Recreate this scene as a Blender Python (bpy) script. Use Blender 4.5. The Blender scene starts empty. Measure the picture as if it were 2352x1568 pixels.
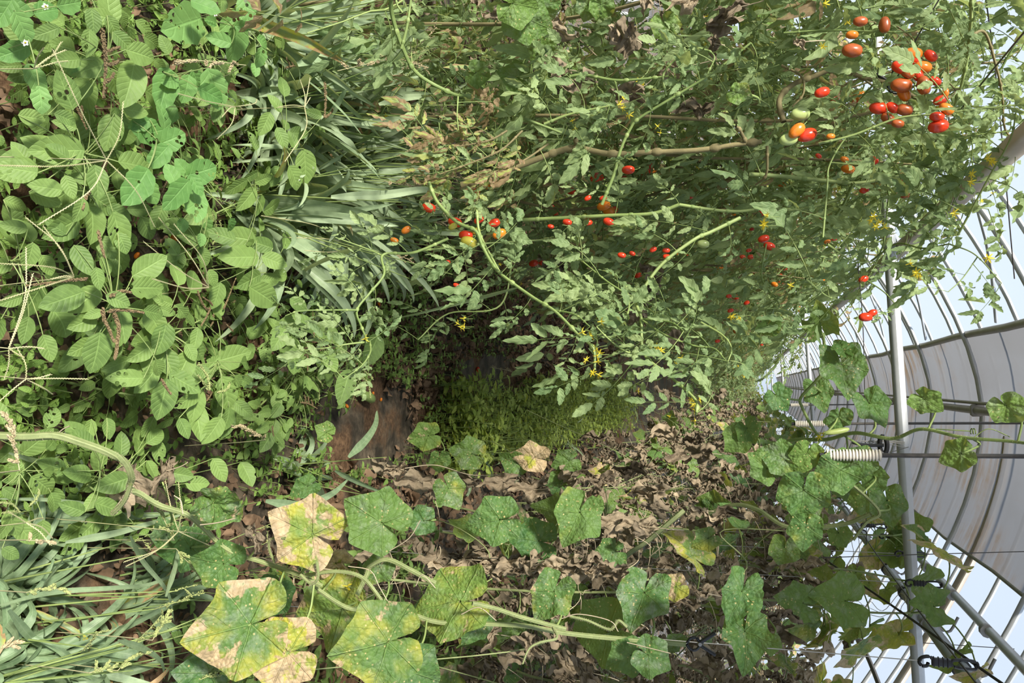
import bpy, math
import numpy as np
from math import radians, sin, cos, pi, sqrt

# ------------------------------------------------------------------ camera, sky, sun, exposure
FP = 1829.0                      # focal length in pixels of the 2352 px wide frame
ROLL, YAW, TILT, CZ = radians(2.0), radians(3.45), radians(16.6), 1.55
FWD = np.array([-sin(YAW)*cos(TILT), cos(YAW)*cos(TILT), -sin(TILT)])
R0 = np.array([cos(YAW), sin(YAW), 0.0]); U0 = np.cross(R0, FWD)
RGT = R0*cos(ROLL) - U0*sin(ROLL)        # the place's right: image down
UPV = U0*cos(ROLL) + R0*sin(ROLL)        # the place's up: image right
CAM = np.array([0.0, 0.0, CZ])
scene = bpy.context.scene
col = scene.collection
cd = bpy.data.cameras.new('camera'); cam = bpy.data.objects.new('camera', cd); col.objects.link(cam)
from mathutils import Matrix, Vector
m3 = Matrix((tuple(UPV), tuple(-RGT), tuple(-FWD))).transposed()
cam.matrix_world = Matrix.Translation(tuple(CAM)) @ m3.to_4x4()
cd.sensor_width = 36.0; cd.lens = FP/2352*36.0; cd.clip_start = .02; cd.clip_end = 300
cd.dof.use_dof = False
scene.camera = cam

w = bpy.data.worlds.new('sky'); scene.world = w; w.use_nodes = True
nt = w.node_tree; nt.nodes.clear()
out = nt.nodes.new('ShaderNodeOutputWorld'); bg = nt.nodes.new('ShaderNodeBackground')
tc = nt.nodes.new('ShaderNodeTexCoord'); sx = nt.nodes.new('ShaderNodeSeparateXYZ'); rp = nt.nodes.new('ShaderNodeValToRGB')
nt.links.new(tc.outputs['Generated'], sx.inputs[0]); nt.links.new(sx.outputs['Z'], rp.inputs[0])
rp.color_ramp.elements[0].color = (.70, .80, .93, 1); rp.color_ramp.elements[0].position = 0.0
rp.color_ramp.elements[1].color = (.62, .76, .95, 1); rp.color_ramp.elements[1].position = .75
nt.links.new(rp.outputs[0], bg.inputs[0]); bg.inputs[1].default_value = 1.0
nt.links.new(bg.outputs[0], out.inputs[0])
sd = bpy.data.lights.new('sun', 'SUN'); sd.energy = 9.0; sd.angle = radians(7.0); sd.color = (1.0, .93, .80)
so = bpy.data.objects.new('sun', sd); col.objects.link(so)
so.rotation_euler = Vector((-.57, -.90, .96)).to_track_quat('Z', 'Y').to_euler()
vs = scene.view_settings
scene.display_settings.display_device = 'sRGB'
vs.view_transform = 'Standard'; vs.look = 'None'; vs.gamma = 1; vs.use_curve_mapping = False
vs.exposure = 0.14
scene.cycles.max_bounces = 8; scene.cycles.transparent_max_bounces = 24
scene.cycles.diffuse_bounces = 3; scene.cycles.glossy_bounces = 2; scene.cycles.transmission_bounces = 4
scene.cycles.caustics_reflective = False; scene.cycles.caustics_refractive = False
scene.cycles.sample_clamp_indirect = 4
scene.cycles.use_adaptive_sampling = True; scene.cycles.adaptive_threshold = .03

# ------------------------------------------------------------------ numeric helpers
rng = np.random.default_rng(7)
U = lambda a, b, n=None: rng.uniform(a, b, n)
def nz(a): return a/np.maximum(np.linalg.norm(a, axis=-1, keepdims=True), 1e-9)
def A(*v): return np.array(v, float)
def at(x, y, Y=None, X=None, z=None, d=None):
    """the point of the place seen at pixel x, y at depth Y, on the plane X or at height z"""
    v = FWD*FP + RGT*(y-784) + UPV*(x-1176)
    if Y is not None: k = Y/v[1]
    elif X is not None: k = X/v[0]
    elif z is not None: k = (z-CZ)/v[2]
    else: k = d/np.linalg.norm(v)
    return CAM + v*k
def vis_scale(p): return float((p-CAM) @ FWD)/FP       # metres per pixel at a point

class MB:
    """collects vertices, quads, uv and tint; build() links them as ONE mesh object"""
    def __init__(s): s.V = []; s.Q = []; s.UV = []; s.T = []; s.MI = []; s.n = 0; s.mats = []
    def mi(s, m):
        if m not in s.mats: s.mats.append(m)
        return s.mats.index(m)
    def add(s, V, Q, UV=None, T=None, mat=None):
        V = np.asarray(V, float).reshape(-1, 3); Q = np.asarray(Q, int).reshape(-1, 4)
        k = len(V)
        s.V.append(V); s.Q.append(Q + s.n)
        s.UV.append(np.zeros((k, 2)) if UV is None else np.asarray(UV, float).reshape(-1, 2))
        if T is None: T = np.tile([.5, 0, 0, 1], (k, 1))
        T = np.asarray(T, float)
        if T.ndim == 1: T = np.tile(T, (k, 1))
        s.T.append(T.reshape(-1, 4)); s.MI.append(np.full(len(Q), s.mi(mat))); s.n += k
    def mesh(s, name, smooth=True):
        V = np.concatenate(s.V); Q = np.concatenate(s.Q); UV = np.concatenate(s.UV); T = np.concatenate(s.T); MI = np.concatenate(s.MI)
        me = bpy.data.meshes.new(name)
        me.vertices.add(len(V)); me.vertices.foreach_set('co', V.ravel())
        me.loops.add(len(Q)*4); me.loops.foreach_set('vertex_index', Q.ravel().astype(np.int32))
        me.polygons.add(len(Q)); me.polygons.foreach_set('loop_start', np.arange(0, len(Q)*4, 4, dtype=np.int32))
        me.polygons.foreach_set('material_index', MI.astype(np.int32))
        me.polygons.foreach_set('use_smooth', np.full(len(Q), smooth))
        uvl = me.uv_layers.new(name='leaf'); uvl.data.foreach_set('uv', UV[Q.ravel()].ravel())
        ca = me.color_attributes.new('tint', 'FLOAT_COLOR', 'POINT'); ca.data.foreach_set('color', T.ravel())
        for m in s.mats: me.materials.append(m)
        me.update(); me.validate()
        return me
    def build(s, name, parent=None, smooth=True, origin=None):
        if origin is not None: s.V = [v - origin for v in s.V]
        o = bpy.data.objects.new(name, s.mesh(name, smooth)); col.objects.link(o)
        if origin is not None: o.location = tuple(origin)
        if parent is not None: o.parent = parent
        return o
def tag(o, label=None, cat=None, group=None, kind=None):
    for k, v in (('label', label), ('category', cat), ('group', group), ('kind', kind)):
        if v: o[k] = v
    return o
def empty(name, loc, label, cat, group=None, rz=0):
    o = bpy.data.objects.new(name, None); col.objects.link(o); o.location = tuple(loc); o.rotation_euler = (0, 0, rz)
    o.empty_display_size = .05
    return tag(o, label, cat, group)
def dup(o, parent=None, **kw):
    c = o.copy(); col.objects.link(c); c.parent = parent
    for ch in list(o.children): dup(ch, c)
    for k, v in kw.items():
        if k in ('label', 'group', 'category'): c[k] = v
        else: setattr(c, k, v)
    return c
def gridq(n, k, m):
    """quads of n grids of k x m vertices"""
    i = np.arange(k-1)[:, None]; j = np.arange(m-1)[None, :]
    a = (i*m + j).ravel()
    q = np.stack([a, a+1, a+m+1, a+m], 1)
    return (q[None] + (np.arange(n)*k*m)[:, None, None]).reshape(-1, 4)
def tint(n, r=None, age=None, c=None, per=1):
    r = U(0, 1, n) if r is None else np.broadcast_to(r, (n,)); age = np.zeros(n) if age is None else np.broadcast_to(age, (n,))
    c = U(0, 1, n) if c is None else np.broadcast_to(c, (n,))
    return np.repeat(np.stack([r, age, c, np.ones(n)], 1), per, 0)
def sheet(mb, P, N, W, m, fold, wave, T, mat, curl=None):
    """ribbons: centre lines P[n,k,3], normals N[n,3], half widths W[n,k], m cells across"""
    n, k, _ = P.shape
    Tn = nz(np.gradient(P, axis=1)); S = nz(np.cross(Tn, N[:, None, :])); Nn = np.cross(S, Tn)
    v = np.linspace(-1, 1, m+1)
    ph = U(0, 6.28, n)[:, None, None]; t = np.linspace(0, 1, k)[None, :, None]
    h = np.asarray(fold).reshape(-1, 1, 1)*np.abs(v)[None, None] + np.asarray(wave).reshape(-1, 1, 1)*np.sin(ph + t*17 + (v > 0)*2.1)*np.abs(v)
    if curl is not None: h = h + np.asarray(curl).reshape(-1, 1, 1)*(v**2)[None, None]
    V = P[:, :, None] + S[:, :, None]*(v*1.0)[None, None, :, None]*W[:, :, None, None] + Nn[:, :, None]*(h*W[:, :, None])[..., None]
    uv = np.stack(np.broadcast_arrays(t, v[None, None]*.5+.5), -1)
    uv = np.broadcast_to(uv, (n, k, m+1, 2))
    mb.add(V, gridq(n, k, m+1), uv, np.repeat(T, k*(m+1), 0), mat)
def tubes(mb, P, r, sides, T, mat):
    n, k, _ = P.shape
    Tn = nz(np.gradient(P, axis=1)); ref = np.where(np.abs(Tn[..., 2:3]) > .9, A(1, 0, 0), A(0, 0, 1))
    a = nz(np.cross(Tn, ref)); b = np.cross(Tn, a)
    th = np.arange(sides+1)*2*pi/sides
    V = P[:, :, None] + (a[:, :, None]*np.cos(th)[None, None, :, None] + b[:, :, None]*np.sin(th)[None, None, :, None])*r[:, :, None, None]
    uv = np.stack(np.broadcast_arrays(np.linspace(0, 1, k)[None, :, None], (th/6.283)[None, None]), -1); uv = np.broadcast_to(uv, (n, k, sides+1, 2))
    mb.add(V, gridq(n, k, sides+1), uv, np.repeat(T, k*(sides+1), 0), mat)
def smooth(pts, k):
    """Catmull-Rom through pts, k samples"""
    p = np.asarray(pts, float); q = np.vstack([2*p[0]-p[1], p, 2*p[-1]-p[-2]])
    t = np.linspace(0, len(p)-1-1e-6, k); i = t.astype(int); f = (t-i)[:, None]
    a, b, c, d = q[i], q[i+1], q[i+2], q[i+3]
    return .5*(2*b + (c-a)*f + (2*a-5*b+4*c-d)*f**2 + (3*b-a-3*c+d)*f**3)
def tube(mb, pts, r, mat, k=None, sides=8, r2=None, T=None):
    pts = np.asarray(pts, float)
    P = smooth(pts, k) if (k and len(pts) > 2) else (pts if not k else np.linspace(pts[0], pts[-1], k))
    rr = np.linspace(r, r if r2 is None else r2, len(P))
    tubes(mb, P[None], rr[None], sides, tint(1) if T is None else T, mat)
    return P
def cap(mb, c, ax, r, mat, sides=10):
    ax = nz(A(*ax)); ref = A(1, 0, 0) if abs(ax[2]) > .9 else A(0, 0, 1); a = nz(np.cross(ax, ref)); b = np.cross(ax, a)
    th = np.arange(sides+1)*2*pi/sides
    ring = c + (a*np.cos(th)[:, None] + b*np.sin(th)[:, None])*r
    mb.add(np.stack([ring*0 + c + (ring-c)*.02, ring]), gridq(1, 2, sides+1), None, None, mat)
def rod(mb, a, b, r, mat, sides=10):
    tube(mb, [a, b], r, mat, sides=sides); ax = np.asarray(b, float)-np.asarray(a, float)
    cap(mb, np.asarray(a, float), ax, r, mat); cap(mb, np.asarray(b, float), ax, r, mat)
def box(mb, c, ax, ay, az, sx_, sy_, sz_, mat, bev=.15):
    """chamfered box: centre, three axes, full sizes"""
    ax, ay, az = nz(A(*ax)), nz(A(*ay)), nz(A(*az)); c = np.asarray(c, float); b = bev*min(sx_, sy_)
    prof = [(-1, -1), (1, -1), (1, 1), (-1, 1), (-1, -1)]
    rows = []
    for h, s in ((-1, .05), (-1, .9), (-.9, 1), (.9, 1), (1, .9), (1, .05)):
        ring = []
        for i, (u, v) in enumerate(prof[:-1]):
            for du, dv in (((0, 1), (1, 0)) if i % 2 == 0 else ((1, 0), (0, 1))):
                ring.append(c + ax*u*(sx_/2-b*du)*s + ay*v*(sy_/2-b*dv)*s + az*h*sz_/2)
        ring.append(ring[0]); rows.append(ring)
    mb.add(np.array(rows), gridq(1, 6, 9), None, None, mat)

# ------------------------------------------------------------------ materials
def new_mat(name):
    m = bpy.data.materials.new(name); m.use_nodes = True; m.node_tree.nodes.clear()
    return m, m.node_tree
class NT:
    def __init__(s, nt): s.t = nt
    def n(s, typ, **kw):
        x = s.t.nodes.new('ShaderNode'+typ)
        for k, v in kw.items(): setattr(x, k, v)
        return x
    def l(s, a, b): s.t.links.new(a, b)
    def put(s, sock, v):
        if isinstance(v, (int, float)): sock.default_value = v
        elif isinstance(v, tuple): sock.default_value = v if len(v) == 4 else v+(1,)
        else: s.l(v, sock)
    def m(s, op, a, b=0.0, c=0.0, clamp=False):
        x = s.n('Math', operation=op, use_clamp=clamp); s.put(x.inputs[0], a); s.put(x.inputs[1], b); s.put(x.inputs[2], c); return x.outputs[0]
    def mix(s, f, a, b):
        x = s.n('MixRGB'); s.put(x.inputs[0], f); s.put(x.inputs[1], a); s.put(x.inputs[2], b); return x.outputs[0]
    def sstep(s, v, a, b):
        x = s.n('MapRange', interpolation_type='SMOOTHSTEP'); s.put(x.inputs[0], v); x.inputs[1].default_value = a; x.inputs[2].default_value = b; return x.outputs[0]
    def noise(s, scale, detail=3.0, vec=None, rough=.55):
        x = s.n('TexNoise'); x.inputs['Scale'].default_value = scale; x.inputs['Detail'].default_value = detail; x.inputs['Roughness'].default_value = rough
        if vec is not None: s.l(vec, x.inputs['Vector'])
        return x.outputs[0]
def leaf_mat(name, c1, c2, yellow, tan, veins='pinnate', trans=.3, rough=.55, spec=.3, spots=0.0, powder=0.0, nveins=7, veinlift=.35, holes=0.0, vein_col=None, bump=.4):
    """c1..c2 by leaf; tint green = age: yellow, then tan patches"""
    m, t = new_mat(name); g = NT(t)
    at_ = g.n('Attribute', attribute_name='tint'); sp = g.n('SeparateColor'); g.l(at_.outputs['Color'], sp.inputs[0])
    r, age, rnd = sp.outputs[0], sp.outputs[1], sp.outputs[2]
    uvn = g.n('UVMap', uv_map='leaf'); su = g.n('SeparateXYZ'); g.l(uvn.outputs[0], su.inputs[0])
    u, v = su.outputs[0], su.outputs[1]
    co = g.n('TexCoord').outputs['Object']
    if veins == 'pinnate':
        av = g.m('ABSOLUTE', g.m('SUBTRACT', g.m('MULTIPLY', v, 2.0), 1.0))
        mid = g.m('SUBTRACT', 1.0, g.sstep(av, .015, .10))
        q = g.m('FRACT', g.m('MULTIPLY', g.m('SUBTRACT', u, g.m('MULTIPLY', av, .22)), float(nveins)))
        q = g.m('ABSOLUTE', g.m('SUBTRACT', q, .5))
        side = g.m('MULTIPLY', g.m('SUBTRACT', 1.0, g.sstep(q, .02, .14)), .55)
        vein = g.m('MAXIMUM', mid, side); puff = q; edge = av
    elif veins == 'blade':
        av = g.m('ABSOLUTE', g.m('SUBTRACT', g.m('MULTIPLY', v, 2.0), 1.0))
        mid = g.m('SUBTRACT', 1.0, g.sstep(av, .03, .14))
        q = g.m('ABSOLUTE', g.m('SUBTRACT', g.m('FRACT', g.m('MULTIPLY', v, 9.0)), .5))
        vein = g.m('MAXIMUM', mid, g.m('MULTIPLY', g.sstep(q, .3, .5), .25)); puff = q; edge = av
    else:
        x = g.m('SUBTRACT', g.m('MULTIPLY', u, 2.0), 1.0); y = g.m('SUBTRACT', g.m('MULTIPLY', v, 2.0), 1.0)
        ang = g.m('ARCTAN2', y, x); rad = g.m('SQRT', g.m('ADD', g.m('MULTIPLY', x, x), g.m('MULTIPLY', y, y)))
        pp = g.m('PINGPONG', ang, .55); dist = g.m('MULTIPLY', pp, rad)
        mid = g.m('SUBTRACT', 1.0, g.sstep(dist, .005, .022))
        nz_ = g.m('MULTIPLY', g.m('SUBTRACT', g.noise(30, 2, co), .5), .16); q = g.m('ABSOLUTE', g.m('SUBTRACT', g.m('FRACT', g.m('MULTIPLY', g.m('ADD', nz_, g.m('SUBTRACT', rad, g.m('MULTIPLY', dist, 1.1))), 5.0)), .5))
        side = g.m('MULTIPLY', g.m('SUBTRACT', 1.0, g.sstep(q, .01, .06)), .35)
        vo_ = g.n('TexVoronoi'); vo_.inputs['Scale'].default_value = 120; g.l(co, vo_.inputs['Vector'])
        vein = g.m('MAXIMUM', mid, side); puff = g.m('MULTIPLY', g.m('SUBTRACT', 1.0, vo_.outputs['Distance']), 1.6); edge = rad
    off = g.n('VectorMath', operation='ADD'); g.l(co, off.inputs[0]); cmb = g.n('CombineXYZ'); g.l(g.m('MULTIPLY', rnd, 31.0), cmb.inputs[0]); g.l(g.m('MULTIPLY', r, 17.0), cmb.inputs[1]); g.l(cmb.outputs[0], off.inputs[1])
    vec = off.outputs[0]
    big = g.noise(14, 3, vec); fine = g.noise(60, 4, vec, .65)
    colr = g.mix(r, c1, c2)
    colr = g.mix(g.m('MULTIPLY', g.sstep(fine, .35, .75), .35), colr, tuple(c*1.35 for c in c2[:3]))
    vc = vein_col or tuple(min(1, c*1.9+.03) for c in c2[:3])
    colr = g.mix(g.m('MULTIPLY', vein, veinlift), colr, vc)
    ye = g.m('ADD', g.m('MULTIPLY', age, .95), g.m('ADD', g.m('MULTIPLY', g.m('SUBTRACT', big, .5), 1.6), g.m('MULTIPLY', edge, g.m('MULTIPLY', age, .5))))
    yf = g.m('MULTIPLY', g.sstep(ye, .45, 1.0), g.sstep(age, .02, .25))
    colr = g.mix(g.m('MULTIPLY', yf, g.m('SUBTRACT', 1.0, g.m('MULTIPLY', vein, .45))), colr, yellow)
    tn = g.m('ADD', g.m('MULTIPLY', age, .85), g.m('ADD', g.m('MULTIPLY', g.m('SUBTRACT', g.noise(22, 4, vec, .6), .5), 1.5), g.m('MULTIPLY', edge, g.m('MULTIPLY', age, .55))))
    tf = g.m('MULTIPLY', g.sstep(tn, .66, .76), g.sstep(age, .1, .3))
    colr = g.mix(tf, colr, g.mix(g.sstep(fine, .3, .7), tan, tuple(c*.6 for c in tan[:3])))
    if spots > 0:
        vo = g.n('TexVoronoi'); vo.inputs['Scale'].default_value = 95; g.l(vec, vo.inputs['Vector'])
        sf = g.m('MULTIPLY', g.m('SUBTRACT', 1.0, g.sstep(g.m('ADD', vo.outputs['Distance'], g.m('MULTIPLY', fine, .25)), .20, .38)), g.m('MULTIPLY', g.sstep(g.noise(17, 2, vec), .42, .6), spots))
        colr = g.mix(sf, colr, (.62, .50, .22))
    if powder > 0:
        colr = g.mix(g.m('MULTIPLY', g.m('MULTIPLY', g.sstep(g.noise(35, 5, vec, .7), .45, .68), powder), rnd), colr, (.42, .45, .40))
    pr = g.n('BsdfPrincipled'); g.l(colr, pr.inputs['Base Color']); pr.inputs['Roughness'].default_value = rough; pr.inputs['Specular IOR Level'].default_value = spec
    bp = g.n('Bump'); bp.inputs['Strength'].default_value = bump; bp.inputs['Distance'].default_value = .004
    g.l(g.m('ADD', g.m('MULTIPLY', vein, -.6), g.m('ADD', g.m('MULTIPLY', fine, .8), g.m('MULTIPLY', puff, .5))), bp.inputs['Height']); g.l(bp.outputs[0], pr.inputs['Normal'])
    tr = g.n('BsdfTranslucent'); g.l(g.mix(.5, colr, g.mix(1.0, colr, tuple(min(1, c*1.5) for c in yellow[:3]))), tr.inputs[0])
    mx = g.n('MixShader'); mx.inputs[0].default_value = trans; g.l(pr.outputs[0], mx.inputs[1]); g.l(tr.outputs[0], mx.inputs[2])
    last = mx.outputs[0]
    if holes > 0:
        vo = g.n('TexVoronoi'); vo.inputs['Scale'].default_value = 70; g.l(vec, vo.inputs['Vector'])
        hf = g.m('MULTIPLY', g.m('LESS_THAN', vo.outputs['Distance'], .33), g.m('MULTIPLY', g.m('GREATER_THAN', g.noise(20, 2, vec), .56), g.m('GREATER_THAN', rnd, 1-holes)))
        tp = g.n('BsdfTransparent'); m2 = g.n('MixShader'); g.l(hf, m2.inputs[0]); g.l(last, m2.inputs[1]); g.l(tp.outputs[0], m2.inputs[2]); last = m2.outputs[0]
    o = g.n('OutputMaterial'); g.l(last, o.inputs[0])
    return m
def plain(name, c1, c2, rough=.6, metal=0.0, spec=.4, scale=30.0, bump=.2, trans=0.0, stretch=None, dist=.003):
    m, t = new_mat(name); g = NT(t)
    at_ = g.n('Attribute', attribute_name='tint'); sp = g.n('SeparateColor'); g.l(at_.outputs['Color'], sp.inputs[0])
    co = g.n('TexCoord').outputs['Object']
    if stretch:
        mp = g.n('Mapping'); mp.inputs['Scale'].default_value = stretch; g.l(co, mp.inputs[0]); co = mp.outputs[0]
    nf = g.noise(scale, 4, co, .6)
    f = g.m('ADD', g.m('MULTIPLY', sp.outputs[0], .6), g.m('MULTIPLY', g.m('SUBTRACT', nf, .3), 1.0), clamp=True)
    cc = g.mix(f, c1, c2)
    pr = g.n('BsdfPrincipled'); g.l(cc, pr.inputs['Base Color']); pr.inputs['Roughness'].default_value = rough; pr.inputs['Metallic'].default_value = metal; pr.inputs['Specular IOR Level'].default_value = spec
    bp = g.n('Bump'); bp.inputs['Strength'].default_value = bump; bp.inputs['Distance'].default_value = dist; g.l(nf, bp.inputs['Height']); g.l(bp.outputs[0], pr.inputs['Normal'])
    last = pr.outputs[0]
    if trans:
        tr = g.n('BsdfTranslucent'); g.l(cc, tr.inputs[0]); mx = g.n('MixShader'); mx.inputs[0].default_value = trans
        g.l(last, mx.inputs[1]); g.l(tr.outputs[0], mx.inputs[2]); last = mx.outputs[0]
    o = g.n('OutputMaterial'); g.l(last, o.inputs[0])
    return m
M = {}
YEL = (.42, .40, .05); TAN = (.50, .33, .17)
M['pigweed'] = leaf_mat('pigweed_leaf', (.105, .185, .050), (.20, .31, .085), YEL, TAN, trans=.30, nveins=8, veinlift=.30, holes=.35, spec=.35)
M['nightshade'] = leaf_mat('nightshade_leaf', (.10, .24, .060), (.18, .34, .10), YEL, TAN, trans=.30, nveins=5, veinlift=.22, holes=.5)
M['seedling'] = leaf_mat('seedling_leaf', (.10, .19, .04), (.24, .38, .09), YEL, TAN, trans=.3, nveins=5)
M['bright_weed'] = leaf_mat('bright_weed_leaf', (.20, .32, .05), (.44, .54, .14), YEL, TAN, trans=.48, nveins=5)
M['grass'] = leaf_mat('grass_blade', (.14, .23, .115), (.34, .43, .26), YEL, TAN, veins='blade', trans=.22, spec=.4, rough=.45, bump=.2, vein_col=(.35, .45, .28))
M['tomato_leaf'] = leaf_mat('tomato_leaf', (.12, .205, .085), (.30, .39, .17), (.40, .42, .10), (.36, .25, .14), trans=.34, nveins=5, veinlift=.22)
M['cuke_leaf'] = leaf_mat('cucumber_leaf', (.045, .130, .040), (.15, .25, .055), (.44, .42, .06), (.62, .46, .27), veins='palmate', trans=.30, spots=.9, powder=.35, veinlift=.22, bump=.9)
M['dry_leaf'] = plain('withered_leaf', (.14, .11, .075), (.45, .365, .25), rough=.85, spec=.15, scale=38, bump=.9, trans=.15, dist=.006)
M['litter'] = plain('leaf_litter', (.085, .055, .036), (.30, .20, .125), rough=.9, spec=.1, scale=26, bump=.8, trans=.1)
M['green_stem'] = plain('green_stem', (.12, .19, .05), (.28, .35, .12), rough=.55, scale=40, trans=.0)
M['hairy_stem'] = plain('hairy_stem', (.13, .17, .06), (.30, .34, .15), rough=.6, scale=60)
M['woody_stem'] = plain('woody_stem', (.13, .11, .05), (.27, .23, .11), rough=.8, scale=45, bump=.5)
M['dry_stem'] = plain('dry_stem', (.33, .27, .18), (.55, .47, .33), rough=.8, scale=50)
M['pale_stalk'] = plain('pale_grass_stalk', (.32, .33, .15), (.58, .53, .32), rough=.6)
M['spike_brown'] = plain('brown_seed_spike', (.12, .085, .04), (.26, .19, .10), rough=.9, scale=200)
M['spike_tan'] = plain('tan_seed_head', (.32, .26, .14), (.58, .48, .30), rough=.9, scale=200)
M['spike_green'] = plain('green_seed_head', (.20, .26, .09), (.42, .44, .18), rough=.9, scale=200)
M['petal'] = plain('yellow_petal', (.80, .62, .03), (.90, .78, .10), rough=.6, trans=.25)
M['daisy'] = plain('white_petal', (.75, .75, .70), (.85, .85, .82), rough=.6)
def fruit_mat(name, c1, c2, rough=.18):
    return plain(name, c1, c2, rough=rough, spec=.55, scale=18, bump=.03)
M['red'] = fruit_mat('ripe_red_tomato', (.48, .018, .008), (.66, .05, .012))
M['orange'] = fruit_mat('orange_tomato', (.66, .15, .012), (.72, .28, .03))
M['rotten'] = fruit_mat('overripe_tomato', (.13, .018, .008), (.42, .10, .02), .3)
M['unripe'] = fruit_mat('unripe_tomato', (.33, .45, .13), (.50, .58, .24), .25)
M['half'] = fruit_mat('turning_tomato', (.28, .33, .05), (.55, .42, .05), .22)
M['cuke'] = plain('cucumber_skin', (.16, .27, .07), (.36, .42, .14), rough=.4, scale=22, bump=.3)
M['steel'] = plain('galvanised_steel', (.38, .40, .42), (.60, .62, .64), rough=.45, metal=.3, scale=14, bump=.08)
M['steel_old'] = plain('weathered_steel', (.22, .21, .20), (.42, .41, .39), rough=.55, metal=.5, scale=10, bump=.1)
M['rust'] = plain('rusty_channel', (.42, .33, .25), (.72, .68, .62), rough=.7, metal=.2, scale=9, bump=.2)
M['black_plastic'] = plain('black_plastic', (.012, .012, .013), (.035, .035, .038), rough=.35, scale=60, bump=.05)
M['cream'] = plain('cream_plastic', (.55, .50, .42), (.72, .68, .60), rough=.5, scale=30, bump=.05)
M['string'] = plain('grey_twine', (.30, .28, .25), (.52, .50, .46), rough=.8, scale=150)
M['wire'] = plain('dark_wire', (.03, .028, .027), (.09, .08, .07), rough=.5, scale=80)

def film_mat(name, clear, colr, stain, stain_amt=0.0):
    m, t = new_mat(name); g = NT(t)
    co = g.n('TexCoord').outputs['Object']; mp = g.n('Mapping'); mp.inputs['Scale'].default_value = (1.0, .35, 1.0); g.l(co, mp.inputs[0])
    n1 = g.noise(1.6, 5, mp.outputs[0], .6); mp2 = g.n('Mapping'); mp2.inputs['Scale'].default_value = (1.2, 5.0, 1.2); g.l(co, mp2.inputs[0]); n2 = g.noise(2.2, 5, mp2.outputs[0], .65)
    sf = g.m('MULTIPLY', g.m('MULTIPLY', g.sstep(n1, .46, .66), g.sstep(n2, .35, .62)), stain_amt)
    cc = g.mix(sf, colr, stain)
    cl = g.m('MULTIPLY', g.m('SUBTRACT', 1.0, g.m('MULTIPLY', sf, .6)), g.m('ADD', clear, g.m('MULTIPLY', g.m('SUBTRACT', n1, .5), .35*stain_amt)))
    df = g.n('BsdfDiffuse'); tl = g.n('BsdfTranslucent'); g.l(cc, df.inputs[0]); g.l(cc, tl.inputs[0])
    a = g.n('MixShader'); a.inputs[0].default_value = .75; g.l(df.outputs[0], a.inputs[1]); g.l(tl.outputs[0], a.inputs[2])
    tp = g.n('BsdfTransparent'); tp.inputs[0].default_value = (.97, .98, 1, 1)
    b = g.n('MixShader'); g.l(cl, b.inputs[0]); g.l(a.outputs[0], b.inputs[1]); g.l(tp.outputs[0], b.inputs[2])
    o = g.n('OutputMaterial'); g.l(b.outputs[0], o.inputs[0])
    return m
M['film'] = film_mat('clear_greenhouse_film', .84, (.52, .56, .62), (.8, .8, .8))
M['band'] = film_mat('old_grey_film', .05, (.165, .165, .17), (.15, .105, .065), 1.0)

def ground_mat():
    m, t = new_mat('soil_and_black_film'); g = NT(t)
    co = g.n('TexCoord').outputs['Object']; s = g.n('SeparateXYZ'); g.l(co, s.inputs[0])
    wob = g.m('MULTIPLY', g.m('SUBTRACT', g.noise(3, 4, co), .5), .25)
    dust = g.noise(9, 6, co, .7); fine = g.noise(55, 5, co, .7)
    film = g.mix(g.sstep(dust, .38, .72), (.040, .034, .026), (.17, .135, .095))
    soil = g.mix(g.sstep(fine, .3, .7), (.060, .036, .022), (.17, .105, .06))
    pat = g.sstep(g.m('ADD', g.noise(2.1, 5, co), wob), .50, .58)
    c = g.mix(pat, film, soil)
    pr = g.n('BsdfPrincipled'); g.l(c, pr.inputs['Base Color']); g.l(g.m('ADD', .55, g.m('MULTIPLY', pat, .35)), pr.inputs['Roughness']); pr.inputs['Specular IOR Level'].default_value = .12
    bp = g.n('Bump'); bp.inputs['Strength'].default_value = .7; bp.inputs['Distance'].default_value = .015; g.l(g.m('ADD', dust, g.m('MULTIPLY', fine, .4)), bp.inputs['Height']); g.l(bp.outputs[0], pr.inputs['Normal'])
    o = g.n('OutputMaterial'); g.l(pr.outputs[0], o.inputs[0])
    return m
M['ground'] = ground_mat()
#@@STRUCT

# ------------------------------------------------------------------ the tunnel
rng = np.random.default_rng(41)
RX, RZ = .19, CZ + 1.35
_dx = np.array([0, .28, .55, .79, 1.02, 1.25, 1.47, 1.69, 2.0, 2.3, 2.55, 2.75, 2.86, 2.9, 2.9])
_dr = np.array([0, .035, .115, .215, .335, .465, .595, .735, .97, 1.25, 1.55, 1.92, 2.3, 2.7, 3.0])
def arch(off=0.0, x0=None, x1=None, k=41):
    half = smooth(np.stack([_dx, -_dr], 1), (k+1)//2)
    pts = np.vstack([half[::-1]*[-1, 1], half[1:]])
    d = nz(np.gradient(pts, axis=0)); nrm = np.stack([-d[:, 1], d[:, 0]], 1)
    pts = pts + nrm*off + [RX, RZ]
    if x0 is not None: pts = pts[(pts[:, 0] >= x0) & (pts[:, 0] <= x1)]
    return pts
def in3(p2, y): return np.stack([p2[:, 0], np.full(len(p2), y), p2[:, 1]], 1)
def gz(x, y):
    x = np.asarray(x, float); y = np.asarray(y, float)
    bed = lambda c, w_, h: h/(1+((x-c)/w_)**6)
    return bed(-.85, .42, .12) + bed(.95, .45, .12) + bed(-2.1, .45, .12) + .012*np.sin(x*7+y*2.3) + .010*np.sin(y*5.1-x*3.7) + .006*np.sin(x*23+y*17)
mb = MB(); gx = np.concatenate([[-30, -12, -6], np.linspace(-3, 3, 121), [6, 12, 30]]); gy = np.concatenate([[-12, -4], np.linspace(-.5, 9, 150), np.linspace(9.5, 50, 60), [70]])
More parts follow.
